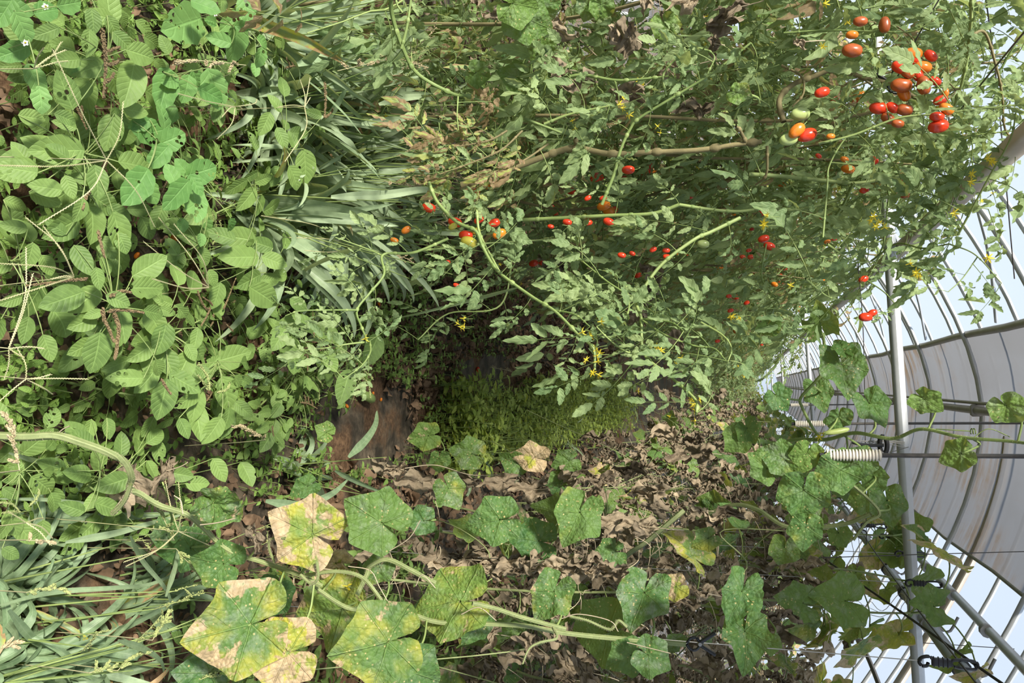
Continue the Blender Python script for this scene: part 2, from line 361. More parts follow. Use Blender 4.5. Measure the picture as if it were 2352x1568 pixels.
GX, GY = np.meshgrid(gx, gy, indexing='ij'); mb.add(np.stack([GX, GY, gz(GX, GY)], -1), gridq(1, len(gx), len(gy))[:, ::-1], None, None, M['ground'])
tag(mb.build('ground_soil'), kind='structure')

LAST = 44.0
mb = MB(); p2 = arch(.15, k=49); ys = np.array([-4.0, 5, 15, 30, LAST])
V = np.stack([in3(p2, y) for y in ys]); mb.add(V, gridq(1, len(ys), len(p2)), None, None, M['film'])
tag(mb.build('roof_film'), kind='structure')
mb = MB(); hi = in3(arch(.15, k=49), LAST); lo = hi.copy(); lo[:, 2] = 0; mb.add(np.stack([hi, lo]), gridq(1, 2, len(hi)), None, None, M['film'])
tag(mb.build('wall_far'), kind='structure')

fi = 0
for i, y in enumerate(np.arange(-1.5, LAST, 1.4)):
    y = 5.5 + 1.4*(i-5)
    mb = MB(); tube(mb, in3(arch(0, k=41), y), .015, M['steel'], sides=8)
    if i < 14: lab = 'grey steel roof arch crossing %s' % ['behind the camera, the hindmost', 'behind the camera', 'just overhead by the nearer tie bar', 'above the tie bar', 'over the first tomato stems', 'through the middle of the grey film, whole curve in sight', 'second along past the full curve', 'third along past the full curve', 'fourth along past the full curve', 'fifth along past the full curve', 'sixth along past the full curve', 'seventh along past the full curve', 'eighth along past the full curve', 'ninth along past the full curve'][i]
    else: lab = 'thin far steel roof arch crowded toward the end wall'
    tag(mb.build('roof_arch'), lab, 'roof arch', 'steel arches under the grey film' if i < 14 else 'far steel arches near the end wall')
ords = ['first', 'second', 'third', 'fourth', 'fifth', 'sixth', 'seventh', 'eighth', 'ninth', 'tenth', 'eleventh', 'twelfth']
for i in range(40):
    y = 4.15 + .7*i if i < 36 else 4.15 + .7*36 + (i-36)*3
    if y > LAST: break
    mb = MB(); tube(mb, in3(arch(.12, k=41), y + (.0 if i % 2 else .0)), .0125, M['steel'], sides=6)
    tag(mb.build('outer_rib'), ('bright outer rib against the sky film, %s from the tie bar' % ords[i]) if i < 12 else 'thin far outer rib against the sky film', 'roof rib', 'outer ribs over the arches' if i < 12 else 'far outer ribs')
for i in range(9):      # wind braces on the left slope
    y0 = 3.2 + 1.9*i; p = arch(.09, k=81)
    a = p[np.argmin(abs(p[:, 0]-(-.30)))]; idx = [np.argmin(abs(p[:, 0]-x)) for x in (-1.9, -1.5, -1.1, -.7, -.30)]
    pts = [A(p[j][0], y0 + 1.9*(q/4.0), p[j][1]) for q, j in enumerate(idx)]
    mb = MB(); tube(mb, pts, .011, M['steel'], k=12, sides=6)
    tag(mb.build('wind_brace'), ('slanting brace tube across the ribs, %s along the sloping roof' % ords[i]) if i < 6 else 'far slanting brace tube across the ribs', 'brace', 'slanting roof braces' if i < 6 else 'far roof braces')

# old grey film hung under the crown, with its roll tube and dirty hem
p2 = arch(.035, -.30, 1.02, k=121); ys = np.linspace(-2, LAST, 60)
V = np.stack([in3(p2, y) for y in ys]); V[..., 2] += .008*np.sin(V[..., 1]*4.5 + V[..., 0]*3)
mb = MB(); mb.add(V, gridq(1, len(ys), len(p2)), None, None, M['band'])
bandr = empty('crown_film', (0, 0, 0), 'stained grey plastic sheet running along under the crown of the tunnel', 'plastic sheet')
mb.build('sheet', bandr)
mb = MB(); e = p2[0]; ys2 = np.linspace(-2, LAST, 90); tube(mb, np.stack([e[0]+.006*np.sin(ys2*3), ys2, e[1]-.01+.006*np.sin(ys2*2.2)], 1), .022, M['steel_old'], sides=8); mb.build('roll_tube', bandr)
mb = MB(); e = p2[-1]; tube(mb, np.stack([e[0]+.01*np.sin(ys2*2.4), ys2, e[1]+.006*np.sin(ys2*3.1)], 1), .010, plain('mossy_hem', (.10, .12, .07), (.30, .30, .24)), sides=6); mb.build('hem', bandr)
mb = MB(); rod(mb, A(RX, -3, RZ-.035), A(RX, LAST, RZ-.035), .024, M['steel_old'])
ro = empty('ridge_tube', (RX, 0, RZ), 'dark round ridge tube with a thin rod beside it under the grey sheet', 'tube'); o = mb.build('tube', ro, origin=A(RX, 0, RZ)); o.location = (0, 0, 0)
mb = MB(); tube(mb, [A(RX-.05, -3, RZ-.03), A(RX-.045, 10, RZ-.03), A(RX-.05, LAST, RZ-.03)], .010, M['steel_old'], k=12, sides=6); o = mb.build('rod', ro, origin=A(RX, 0, RZ)); o.location = (0, 0, 0)
for i in range(12):
    y = 4.1+1.4*i; mb = MB(); box(mb, (0, 0, 0), (1, 0, 0), (0, 0, 1), (0, 1, 0), .075, .075, .03, M['steel_old']); o = mb.build('clamp', ro); o.location = (0, y, -.03)

# tie bars
for i, (y, za, zb) in enumerate(((3.1, .458, .548), (8.8, .50, .68), (14.5, .46, .60), (20.2, .45, .52), (25.9, .45, .52))):
    mb = MB(); rod(mb, A(-2.3, y, CZ+za), A(2.45, y, CZ+zb), .021, M['steel'], 14)
    tag(mb.build('tie_bar'), ['thick grey tie bar crossing the tunnel nearest, under the roof', 'second, smaller tie bar crossing beyond the cream hanging cylinders', 'third tie bar, small, over the far tomato tops', 'fourth tie bar far down the tunnel', 'last thin tie bar in sight by the end wall'][i], 'tie bar', 'tie bars across the tunnel')
# lengthwise pipes lying on the tie bars
pr = empty('support_pipe', (.82, 0, CZ+.545), 'thick steel pipe running lengthwise on the tie bars above the cucumber row', 'pipe')
mb = MB(); rod(mb, A(0, .5, 0), A(0, LAST, 0), .022, M['steel']); mb.build('tube', pr)
ps = empty('slim_pipe', (.74, 0, CZ+.64), 'slimmer steel pipe with many wire clamps beside the thick lengthwise pipe', 'pipe')
mb = MB(); tube(mb, [A(0, .5, 0), A(0, 8, .01), A(0, LAST, 0)], .014, M['steel'], k=20); mb.build('tube', ps)
for i in range(16):
    y = 1.75+.42*i
    mb = MB(); rod(mb, A(0, -.012, 0), A(0, .012, 0), .028, M['black_plastic' if i % 3 else 'steel_old'])
    tube(mb, [A(0, 0, .02), A(.02, .0, .06), A(-.03, .0, .09)], .005, M['steel_old'], k=8, sides=5); o = mb.build('clamp', pr); o.location = (0, y, 0)
    mb = MB(); rod(mb, A(0, -.01, 0), A(0, .01, 0), .019, M['steel_old']); o = mb.build('clamp', ps); o.location = (0, y+.1, .0)
pl = empty('side_beam', (-.48, 0, CZ+.54), 'brownish flat beam running lengthwise over the tomato row', 'beam')
mb = MB(); box(mb, (0, 16, 0), (1, 0, 0), (0, 0, 1), (0, 1, 0), .036, .05, 29, M['rust']); mb.build('channel', pl)
mb = MB(); pch = in3(arch(.05, k=61), 5.15)[31:]; tube(mb, pch, .026, M['rust'], sides=4); tag(mb.build('perforated_channel'), 'pale rusty perforated channel curving down beside the whole arch', 'channel')
pb = [at(1890, 1300, Y=7.0), at(1980, 1480, Y=5.4), at(2030, 1600, Y=4.6)]
mb = MB(); tube(mb, pb, .014, M['wire'], k=12); br = empty('diagonal_rod', pb[1], 'dark slanting rod with a grey joint above the dry cucumber leaves', 'rod'); o = mb.build('rod', br, origin=pb[1]); o.location = (0, 0, 0)
mb = MB(); d = nz(pb[2]-pb[0]); rod(mb, -d*.07, d*.07, .026, M['steel_old']); mb.build('joint', br)
mb = MB(); tube(mb, [at(1800, 1205, Y=5.2), at(1865, 1262, Y=3.6), at(2060, 1398, Y=2.5), at(2300, 1568, Y=1.9), at(2420, 1640, Y=1.7)], .0035, M['wire'], k=30, sides=6); tag(mb.build('black_cable'), 'black cable slanting past the tie bar toward the biggest black hook', 'cable')
CWX, CWZ = .62, CZ+.43
mb = MB(); yy = np.linspace(.8, 30, 60); tube(mb, np.stack([np.full(60, CWX), yy, CWZ+.02*np.cos(yy*1.1)], 1), .0022, M['wire'], sides=5); tag(mb.build('crop_wire'), 'thin dark wire carrying the black hooks over the cucumber row', 'wire')
mb = MB(); yy = np.linspace(.8, 30, 60); tube(mb, np.stack([np.full(60, -.62), yy, CZ+.50+.02*np.cos(yy*1.3)], 1), .002, M['wire'], sides=5); tag(mb.build('crop_wire'), 'thin dark wire strung over the tomato row', 'wire')
for lab, pts in (('thin vertical wire between the tie bar and the perforated channel', [at(1700, 1287, Y=2.9), at(2050, 1275, Y=2.9), at(2400, 1265, Y=2.9)]),
                 ('thin blue-tipped wire crossing beyond the tie bar by the pipes', [at(1930, 1468, Y=3.4), at(2100, 1475, Y=3.4), at(2330, 1490, Y=3.4)]),
                 ('thin wire hanging through the tomato tops past the tie bar', [at(1970, 600, Y=2.5), at(1984, 800, Y=2.9), at(1990, 1250, Y=3.2)]),
                 ('thin dark wire slanting across the red tomato bunches', [at(2062, 175, Y=1.9), at(2110, 80, Y=1.85), at(2180, -40, Y=1.8)]),
                 ('long thin wire hanging at the sky end of the tomato tops', [at(2262, -20, Y=2.0), at(2290, 200, Y=2.1), at(2330, 640, Y=2.3)])):
    mb = MB(); tube(mb, pts, .0016, M['wire'], k=14, sides=5); tag(mb.build('thin_wire'), lab, 'wire')

# cream ribbed cylinders hanging on rods down the middle
for i, (x, y, Y, ln, lab) in enumerate(((1960, 1045, 2.1, 118, 'cream ribbed cylinder on a dark rod in front of the thick tie bar'), (1860, 973, 3.6, 64, 'middle-sized cream ribbed cylinder hanging beyond the biggest one'), (1836, 930, 7.2, 38, 'small cream ribbed cylinder hanging just below the second tie bar'))):
    c = at(x, y, Y=Y); s = vis_scale(c); L = ln*s; r = .115*L
    e_ = empty('hanging_cylinder', c, lab, 'hanging cylinder', 'cream cylinders hung along the tunnel')
    mb = MB(); rod(mb, A(0, 0, -L/2), A(0, 0, L/2), r*.72, M['cream'], 12); mb.build('core', e_)
    mb = MB()
    for q in range(17):
        z = -L/2 + L*(q+.5)/17; rod(mb, A(0, 0, z-L*.015), A(0, 0, z+L*.015), r, M['cream'], 12)
    mb.build('ribs', e_)
    mb = MB(); rod(mb, A(0, 0, L/2), A(0, 0, RZ-.03-c[2]), .0055, M['wire'], 8); mb.build('rod', e_)
    mb = MB(); rod(mb, A(0, 0, -L/2-.014), A(0, 0, -L/2), r*.5, M['black_plastic'], 8); mb.build('nozzle', e_)

# black hooks on the crop wire, with twine down to the plants
def hook(c, size, lab, rz, low, tw_to):
    e_ = empty('crop_hook', c, lab, 'plastic hook', 'black hooks on the crop wire', rz)
    mb = MB(); s = size
    loop = [A(0, 0, .40), A(.085, 0, .42), (A(.10, 0, .30)), A(.085, 0, .10), A(.03, 0, 0), A(-.045, 0, .02), A(-.07, 0, .12), A(-.075, 0, .30), A(-.05, 0, .42), A(0, 0, .45), A(.06, 0, .44)]
    tube(mb, [p*s for p in loop], .030*s, M['black_plastic'], k=34, sides=6); mb.build('loop', e_)
    mb = MB(); box(mb, A(.0, 0, -.17)*s, (1, 0, 0), (0, 1, 0), (0, 0, 1), .15*s, .08*s, .34*s, M['black_plastic'])
    for q in range(4): box(mb, A(.0, 0, -.06-.08*q)*s, (1, 0, 0), (0, 1, 0), (0, 0, 1), .19*s, .10*s, .022*s, M['black_plastic'])
    mb.build('spool_body', e_)
    mb = MB(); tube(mb, [A(-.05, 0, -.30)*s, A(-.10, 0, -.40)*s, A(-.06, 0, -.52)*s, A(.03, 0, -.56)*s, A(.10, 0, -.50)*s, A(.09, 0, -.42)*s, A(.03, 0, -.40)*s], .034*s, M['black_plastic'], k=22, sides=6); mb.build('hook_end', e_)
    b = c + A(0, 0, -.5*s)
    mb = MB(); tube(mb, [b, (b+tw_to)/2+A(.004, 0, 0), tw_to], .0013, M['string'], k=14, sides=5); tag(mb.build('twine', None), low, 'twine', 'twines hanging from the hooks')
for (x, y, size, lab, low, gx_) in ((2185, 1522, .115, 'biggest black hook, right at the corner by the sky', 'twine from the biggest hook down past the open black clip', .60),
                                 (2126, 1340, .10, 'black hook overlapping the thick tie bar, second in size', 'twine down past the small grey clip and the hanging dry leaves', .60),
                                 (2095, 1272, .10, 'black hook just this side of the tie bar, third in size', 'twine down behind the long bluish leaf', .60),
                                 (2055, 1232, .10, 'black hook hanging just short of the tie bar by green leaves', 'dark twine down among withered leaves', .62),
                                 (2010, 1207, .10, 'small black hook half behind spotted cucumber leaves', 'dark twine among spotted cucumber leaves', .62)):
    c = at(x, y, X=.62); tt = A(gx_, c[1]+.02, .13)
    hook(c - A(0, 0, .0), size, lab, U(-.5, .5), low, tt)
mb = MB(); c = at(2030, 1022, Y=3.0); loop_ = [c+A(.03*cos(a), .01, .012*sin(a)) for a in np.linspace(0, 6.28, 12)]; tube(mb, loop_, .008, M['black_plastic'], k=20); tube(mb, [c, c+A(.0, 0, -.06), c+A(-.01, 0, -.10)], .006, M['black_plastic'], k=6); tag(mb.build('cable_clip'), 'small black clip hanging under the tie bar beside the biggest cream cylinder', 'clip')
# loop of pale string tied round the tie bar
c = at(2076, 1018, Y=3.06); mb = MB()
for q in range(5): tube(mb, [c+A(U(-.02, .02), -.02, .0), c+A(-.01, -.02, -.06-.02*q), c+A(.02, -.02, -.14), c+A(.03, -.02, -.06), c+A(.01, -.03, .01)], .0012, M['string'], k=14, sides=4)
tag(mb.build('tied_string'), 'pale string looped round the thick tie bar with a loose bow', 'string')

# spring clips on the twines
def clip(c, up, side, s, lab, mat):
    e_ = empty('plant_clip', c, lab, 'clip', 'clips on the plant strings'); up, side = nz(A(*up)), nz(A(*side)); n = nz(np.cross(up, side))
    for sg in (-1, 1):
        mb = MB(); hd = nz(up*.85+side*.55*sg); jw = nz(-up*.9+side*.25*sg)
        box(mb, hd*.27*s+side*sg*.03*s, np.cross(hd, n), n, hd, .085*s, .13*s, .52*s, mat); mb.build('handle', e_)
        mb = MB(); tube(mb, [side*sg*.06*s, side*sg*.17*s-up*.10*s, side*sg*.16*s-up*.26*s, side*sg*.02*s-up*.37*s], .045*s, mat, k=12, sides=6); mb.build('jaw', e_)
    mb = MB(); rod(mb, -n*.07*s, n*.07*s, .055*s, M['steel_old'], 10)
    tube(mb, [up*.05*s-side*.13*s+n*.04*s, up*.12*s+n*.05*s, up*.05*s+side*.13*s+n*.04*s], .012*s, M['steel'], k=10, sides=5); mb.build('spring', e_)
clip(at(1607, 1478, Y=1.72), UPV, RGT, .072, 'open black spring clip gripping the bristly stem and its twine', M['black_plastic'])
clip(at(1455, 1306, Y=2.55), UPV*.9-RGT*.4, RGT, .055, 'small grey clip on the twine above the hanging withered leaves', M['steel_old'])
clip(at(1445, 62, Y=2.9), UPV*.5-RGT, RGT*.5+UPV, .075, 'black clip on a stem beyond the tomatoes, beside a withered leaf', M['black_plastic'])
clip(at(2048, 190, Y=1.98), -RGT*.7-UPV*.4, UPV-RGT*.3, .075, 'dark clip holding the olive stem inside the red tomato bunch', M['black_plastic'])
clip(at(1558, 1195, Y=3.2), UPV*.6-RGT, UPV, .06, 'dark clip half hidden behind dry leaves under the thick green stem', M['black_plastic'])
#@@PLANTS

# ------------------------------------------------------------------ leaves
rng = np.random.default_rng(42)
def prof(shape, t, ratio, n):
    t = t[None, :]
    if shape == 'ovate': w_ = (t**.6*(1-t)**.85)/.50
    elif shape == 'broad':
        w_ = (t**.5*(1-t)**.7)/.56*(1+.07*np.sin(t*19))
    elif shape == 'leaflet': w_ = (t**.55*(1-t)**.75)/.53*(1+.34*(np.abs((t*4.5) % 1-.5)*2-.5))
    else: w_ = np.minimum(1, (t*5+.25))**.6*(1-t)**.55
    return np.maximum(w_*.5, .004)*np.reshape(ratio, (-1, 1))
def leafset(mb, base, d, nrm, L, ratio, shape, mat, droop=.2, fold=.25, wave=.06, age=0.0, k=9, m=4, curl=None, r=None, c=None, down=None):
    base = np.asarray(base, float).reshape(-1, 3); n = len(base); d = nz(np.broadcast_to(d, (n, 3))); nrm = np.broadcast_to(nrm, (n, 3)); L = np.broadcast_to(L, (n,))
    t = np.linspace(0, 1, k); dn = (A(0, 0, -1) if down is None else down)
    dr = np.broadcast_to(droop, (n,))[:, None, None]
    P = base[:, None] + L[:, None, None]*(d[:, None]*t[None, :, None]*(1-.25*np.abs(dr)*t[None, :, None]) + dn*dr*(t**2)[None, :, None])
    W = prof(shape, t, np.broadcast_to(ratio, (n,)), n)*L[:, None]
    sheet(mb, P, nrm, W, m, np.broadcast_to(fold, (n,)), np.broadcast_to(wave, (n,)), tint(n, r, age, c), mat, curl=None if curl is None else np.broadcast_to(curl, (n,)))
    return P
_f = radians(1) * np.array([0, 14, 25, 40, 50, 62, 74, 86, 100, 112, 125, 138, 150, 160, 168, 174, 180])
_r = np.array([1.06, .90, .815, .76, .77, .88, .80, .73, .70, .715, .78, .72, .66, .62, .57, .42, .08])
NP_, NR = 57, 8
PHI = np.linspace(-pi, pi, NP_); RPH = np.interp(np.abs(PHI), _f, _r)
def palm(mb, base, d, nrm, size, mat, age=0.0, droop=.5, fold=.3, crumple=None, wave=.10, r=None, c=None, hi=True, narrow=1.0):
    """palmate cucumber leaves; size = length tip to back lobe; base = where the petiole meets the blade"""
    base = np.asarray(base, float).reshape(-1, 3); n = len(base); d = nz(np.broadcast_to(d, (n, 3))); nrm = np.broadcast_to(nrm, (n, 3))
    S = nz(np.cross(nrm, d)); N = nz(np.cross(d, S)); size = np.broadcast_to(size, (n,))
    st = 1 if hi else 2; phi = PHI[::st]; nr = NR if hi else 5
    rho = np.linspace(.03, 1, nr)[None, :, None]; ph = phi[None, None]
    R = RPH[::st]*(1+.022*np.sin(phi*28)); R = R[None, None]*(1+U(-.06, .06, n)[:, None, None]*np.cos(ph*2+U(0, 6, n)[:, None, None]))
    x = rho*R*np.cos(ph); y = rho*R*np.sin(ph)
    a, b, e = [U(0, 6.28, n)[:, None, None] for _ in range(3)]
    dr = np.broadcast_to(droop, (n,))[:, None, None]; fo = np.broadcast_to(fold, (n,))[:, None, None]; wv = np.broadcast_to(wave, (n,))[:, None, None]
    z = -dr*(x*np.abs(x)*.6+y*y*.35) + fo*np.abs(y) + wv*rho**2*(np.sin(ph*3+a)+.5*np.sin(ph*7+b)) + .03*np.sin(x*11+b)*np.cos(y*12+e) + .018*np.sin(x*23+e)*np.sin(y*21+a)
    X, Y = x, y*narrow
    if crumple is not None:
        cr = np.broadcast_to(crumple, (n,))[:, None, None]
        c1 = np.minimum(cr, 1.2); Y = y*(1-.66*c1) + cr*(.13*np.sin(x*6+a)*rho + .04*np.sin(x*19+e)); z = z*(1-c1*.5) + cr*(.20*np.sin(y*9+x*3+b)*rho + .11*np.sin(x*8-y*5+e)*rho + .05*np.sin(x*21+a)*np.sin(y*24+b) + .05*np.sin(ph*11+a)*rho); X = x*(1-.20*c1*(1+np.sin(ph*2+e))*rho*.6) + cr*.05*np.sin(y*17+b)
    X, Y, z = np.broadcast_arrays(X, Y, z)
    sc = (size*.62)[:, None, None, None]
    V = base[:, None, None] + sc*(X[..., None]*d[:, None, None] + Y[..., None]*S[:, None, None] + z[..., None]*N[:, None, None])
    uv = np.stack(np.broadcast_arrays(x*.5+.5, y*.5+.5), -1); uv = np.broadcast_to(uv, V.shape[:-1]+(2,))
    T = tint(n, r, age, c, nr*len(phi))
    mb.add(V, gridq(n, nr, len(phi)), uv, T, mat)
def petioles(mb, a, b, r, mat, sag=.15, k=6, sides=5):
    a = np.asarray(a, float).reshape(-1, 3); b = np.asarray(b, float).reshape(-1, 3); n = len(a); t = np.linspace(0, 1, k)[None, :, None]
    L = np.linalg.norm(b-a, axis=1)[:, None, None]
    P = a[:, None]*(1-t) + b[:, None]*t + A(0, 0, 1)*L*sag*4*t*(1-t)
    tubes(mb, P, np.broadcast_to(np.reshape(r, (-1, 1)), (n, k)), sides, tint(n), mat)
def beads(mb, P, n, rad, size, mat):
    """small grains crowded round the path P"""
    P = np.asarray(P); t = U(0, len(P)-1.001, n); i = t.astype(int); f = (t-i)[:, None]
    c = P[i]*(1-f)+P[i+1]*f; off = nz(rng.normal(size=(n, 3)))*rad*(1-.5*(t/len(P)))[:, None]; c = c+off
    ax = nz(off*.6+nz(P[i+1]-P[i])*rad+1e-6); a = nz(np.cross(ax, rng.normal(size=(n, 3)))); b = np.cross(ax, a); s = size*U(.7, 1.3, n)[:, None]
    rings = []
    for h, w_ in ((-1.2, .12), (-.4, .8), (.5, .75), (1.5, .08)):
        rings.append(np.stack([c+ax*s*h+(a*cos(q)+b*sin(q))*s*w_ for q in np.linspace(0, 2*pi, 5)], 1))
    mb.add(np.stack(rings, 1), gridq(n, 4, 5), None, tint(n, per=20), mat)
UPZ = A(0, 0, 1)
def onplane(x, y, p0, n):
    v = FWD*FP + RGT*(y-784) + UPV*(x-1176); return CAM + v*((p0-CAM)@n)/(v@n)
def pxleaf(x, y, ln, ang, p0, n):
    """base, tip for a leaf seen centred at x, y with length ln and tip direction ang (0 = image right, 90 = image down)"""
    ca, sa = cos(radians(ang))*ln/2, sin(radians(ang))*ln/2
    return onplane(x-ca, y-sa, p0, n), onplane(x+ca, y+sa, p0, n)

# ------------------------------------------------------------------ ground cover (uncountable)
rng = np.random.default_rng(43)
def scatter(n, f, keep=None):
    x = U(-1, 1, n); y = U(0, 1, n); return f(x, y)
def litter(n, xr, yr, name, size=(.015, .05), label=None, zoff=.008):
    x = U(xr[0], xr[1], n); y = yr[0] + (yr[1]-yr[0])*U(0, 1, n)**1.4
    kp = ((((x-.13)/.17)**2 + ((y-3.0)/.45)**2) > 1) & ((((x+.08)/.12)**2 + ((y-4.6)/.6)**2) > 1); x, y = x[kp], y[kp]; n = len(x)
    b = np.stack([x, y, gz(x, y)+U(0, .03, n)+zoff], 1); d = nz(np.stack([U(-1, 1, n), U(-1, 1, n), U(-.5, .5, n)], 1)); N = nz(np.stack([U(-.8, .8, n), U(-.8, .8, n), np.ones(n)], 1))
    mb = MB(); leafset(mb, b, d, N, U(size[0], size[1], n), U(.5, 1.1, n), 'broad', M['litter'], droop=U(-.5, .6, n), fold=U(-.9, .9, n), wave=U(.1, .5, n), k=6, m=4)
    return tag(mb.build(name), label, 'dead leaves', kind='stuff')
litter(9000, (-1.3, .75), (.9, 7.5), 'leaf_litter', (.012, .042), 'brown crumbled dead leaves strewn over the black film and soil')
litter(4500, (-.75, .10), (3.2, 9.5), 'leaf_litter', (.02, .06), 'brown litter down the shaded side of the aisle')
litter(1500, (.3, 1.5), (2, 9), 'leaf_litter', (.03, .08), 'dry brown leaf scraps under the cucumber row')

def seedling_mat(n, fx, name, label, hmax=.16, size=(.012, .035), age=.05, r=None, mat='seedling', per=6):
    x, y = fx(n); kp = ((((x-.13)/.19)**2 + ((y-3.0)/.5)**2) > 1) & ((((x+.08)/.12)**2 + ((y-4.6)/.6)**2) > 1); x, y = x[kp], y[kp]; n = len(x); h = U(.03, hmax, n); root = np.stack([x, y, gz(x, y)], 1); top = root + np.stack([U(-.3, .3, n)*h, U(-.3, .3, n)*h, h], 1)
    mb = MB(); petioles(mb, root, top, .0012, M['green_stem'], 0, 4, 4)
    t = rng.uniform(.45, 1.05, (n, per)); base = (root[:, None]*(1-t[..., None]) + top[:, None]*t[..., None]).reshape(-1, 3); k = n*per
    th = U(0, 6.28, k); d = np.stack([np.cos(th), np.sin(th), U(-.2, .5, k)], 1)
    leafset(mb, base, d, nz(UPZ+rng.normal(size=(k, 3))*.3), U(size[0], size[1], k), U(.5, .75, k), 'ovate', M[mat], droop=U(0, .3, k), fold=U(.1, .4, k), k=6, m=2, r=r, age=U(0, age, k))
    return tag(mb.build(name), label, 'weeds', kind='stuff')
seedling_mat(1500, lambda n: (U(-1.1, .35, n), 1.15+2.4*U(0, 1, n)**1.2), 'weed_seedlings', 'small green seedlings between the larger weeds')
seedling_mat(500, lambda n: (U(-.7, .25, n), U(2.4, 5, n)), 'weed_seedlings', 'low dark green seedlings on the black film of the aisle', .12)
seedling_mat(1500, lambda n: (U(-.05, .42, n), 3.7+5.5*U(0, 1, n)**1.2), 'bright_weeds', 'bright yellow-green mat of small-leaved weeds along the aisle', .34, (.025, .06), .45, None, 'bright_weed', 7)
seedling_mat(1300, lambda n: (U(-3.0, -1.1, n), 2.7+7*U(0, 1, n)), 'weed_thicket', 'leafy weeds behind the tomato row', .5, (.03, .07), .3, None, 'pigweed', 7)

seedling_mat(1500, lambda n: (U(1.0, 3.2, n), 1.5+8*U(0, 1, n)), 'weed_thicket', 'mixed weeds beyond the second row of cucumbers', .55, (.03, .07), .5, None, 'pigweed', 7)
litter(1800, (.9, 3.2), (1.2, 8), 'leaf_litter', (.04, .10), 'big dry leaf scraps beyond the cucumber rows')
# ------------------------------------------------------------------ broad-leaved weeds, bottom of the tunnel
rng = np.random.default_rng(44)
def weed(name, lab, root_px, top_px, z_top, specs, mat='pigweed', shape='ovate', ratio=.78, cat='weed', spikes=(), fill=22, group=None, sz=.06, stem='green_stem'):
    top = at(top_px[0], top_px[1], z=z_top); root = at(root_px[0], root_px[1], z=.02); root[2] = float(gz(root[0], root[1]))
    e_ = empty(name, root, lab, cat, group)
    P = smooth([root, root*.55+top*.45+A(U(-.03, .03), U(-.03, .03), .04), top], 24)
    mb = MB(); tube(mb, P, .0055, M[stem], r2=.0025, sides=7)
    lf = MB(); B = []; D = []; N = []; L = []
    for x, y, ln, ang in specs:
        j = rng.integers(12, 24); zz = z_top + U(-.05, .04); p0 = at(x, y, z=max(zz, .06)); n = nz(nz(CAM-p0)*.65 + UPZ*.45 + rng.normal(size=3)*.16)
        b, t = pxleaf(x, y, ln*1.14, ang, p0, n); B.append(b); D.append(t-b); N.append(n); L.append(np.linalg.norm(t-b))
    if B:
        B, D, N, L = map(np.array, (B, D, N, L))
        L = np.minimum(L, .17)
        dist = np.linalg.norm(P[None, 6:]-B[:, None], axis=2); j = dist.argmin(1)+6
        j = np.minimum(j, 23)
        petioles(mb, P[j], B, .0011, M['green_stem'], .06, 8)
        leafset(lf, B-D*.0, D, N, L, U(ratio-.06, ratio+.08, len(L)), shape, M[mat], droop=U(.0, .22, len(L)), fold=U(.08, .3, len(L)), wave=.05, k=13, m=8, age=U(0, .10, len(L)))
    if fill:
        j = rng.integers(3, 24, fill); th = U(0, 6.28, fill); rr = U(.03, .13, fill); b = P[j] + np.stack([np.cos(th)*rr, np.sin(th)*rr, U(-.02, .05, fill)], 1); b[:, 2] = np.maximum(b[:, 2], .04)
        petioles(mb, P[j], b, .0011, M['green_stem'], .08, 5)
        leafset(lf, b, np.stack([np.cos(th), np.sin(th), U(-.4, .3, fill)], 1), nz(UPZ+nz(CAM-top)*.4+rng.normal(size=(fill, 3))*.25), U(sz*.7, sz*1.5, fill), U(ratio-.05, ratio+.1, fill), shape, M[mat], droop=U(0, .35, fill), fold=U(.1, .4, fill), k=9, m=4, age=U(0, .15, fill))
    mb.build('stem', e_, origin=root).location = (0, 0, 0)
    lf.build('leaves', e_, origin=root).location = (0, 0, 0)
    for pts, rad, mt, dens in spikes:
        S = smooth([at(x, y, z=z_top+.03+.002*q) for q, (x, y) in enumerate(pts)], 20); sb = MB()
        s = vis_scale(S[0]); tubes(sb, S[None], np.full((1, 20), .001), 4, tint(1), M[mt])
        ln = np.linalg.norm(S[-1]-S[0]); beads(sb, S, int(dens*1.3), rad*s*.75, .0016, M[mt])
        sb.build('seed_spike', e_, origin=root).location = (0, 0, 0)
    return e_
SP = 'spike_brown'
weed('pigweed', 'tall pigweed with dark brown upright seed cluster in the upper weed patch', (110, 250), (245, 130), .42,
     [(215, 50, 55, 80), (260, 60, 50, 60), (285, 95, 60, 40), (150, 205, 88, 250), (300, 195, 100, 100), (265, 190, 60, 60), (205, 100, 60, 90), (330, 125, 75, 15), (230, 35, 60, 200), (105, 75, 60, 160), (380, 100, 45, 250)], spikes=(([(235, 70), (240, 110), (243, 150), (238, 225)], 6, SP, 230), ([(240, 120), (262, 112), (276, 108)], 5, SP, 90), ([(240, 150), (262, 146), (272, 140)], 5, SP, 90), ([(240, 190), (255, 180), (262, 168)], 5, SP, 80)))
weed('pigweed', 'pigweed with the broadest oval leaf, near the thin crossing grass heads', (70, 420), (185, 350), .40,
     [(133, 345), (35, 385), (318, 380), (155, 275), (270, 315), (45, 415), (105, 455), (90, 350)] and [(133, 345, 108, 180), (38, 388, 88, 190), (322, 380, 92, 10), (155, 272, 58, 20), (255, 305, 80, 100), (105, 455, 72, 20), (50, 350, 60, 240), (75, 270, 60, 10), (315, 255, 58, 10), (150, 285, 50, 200)])
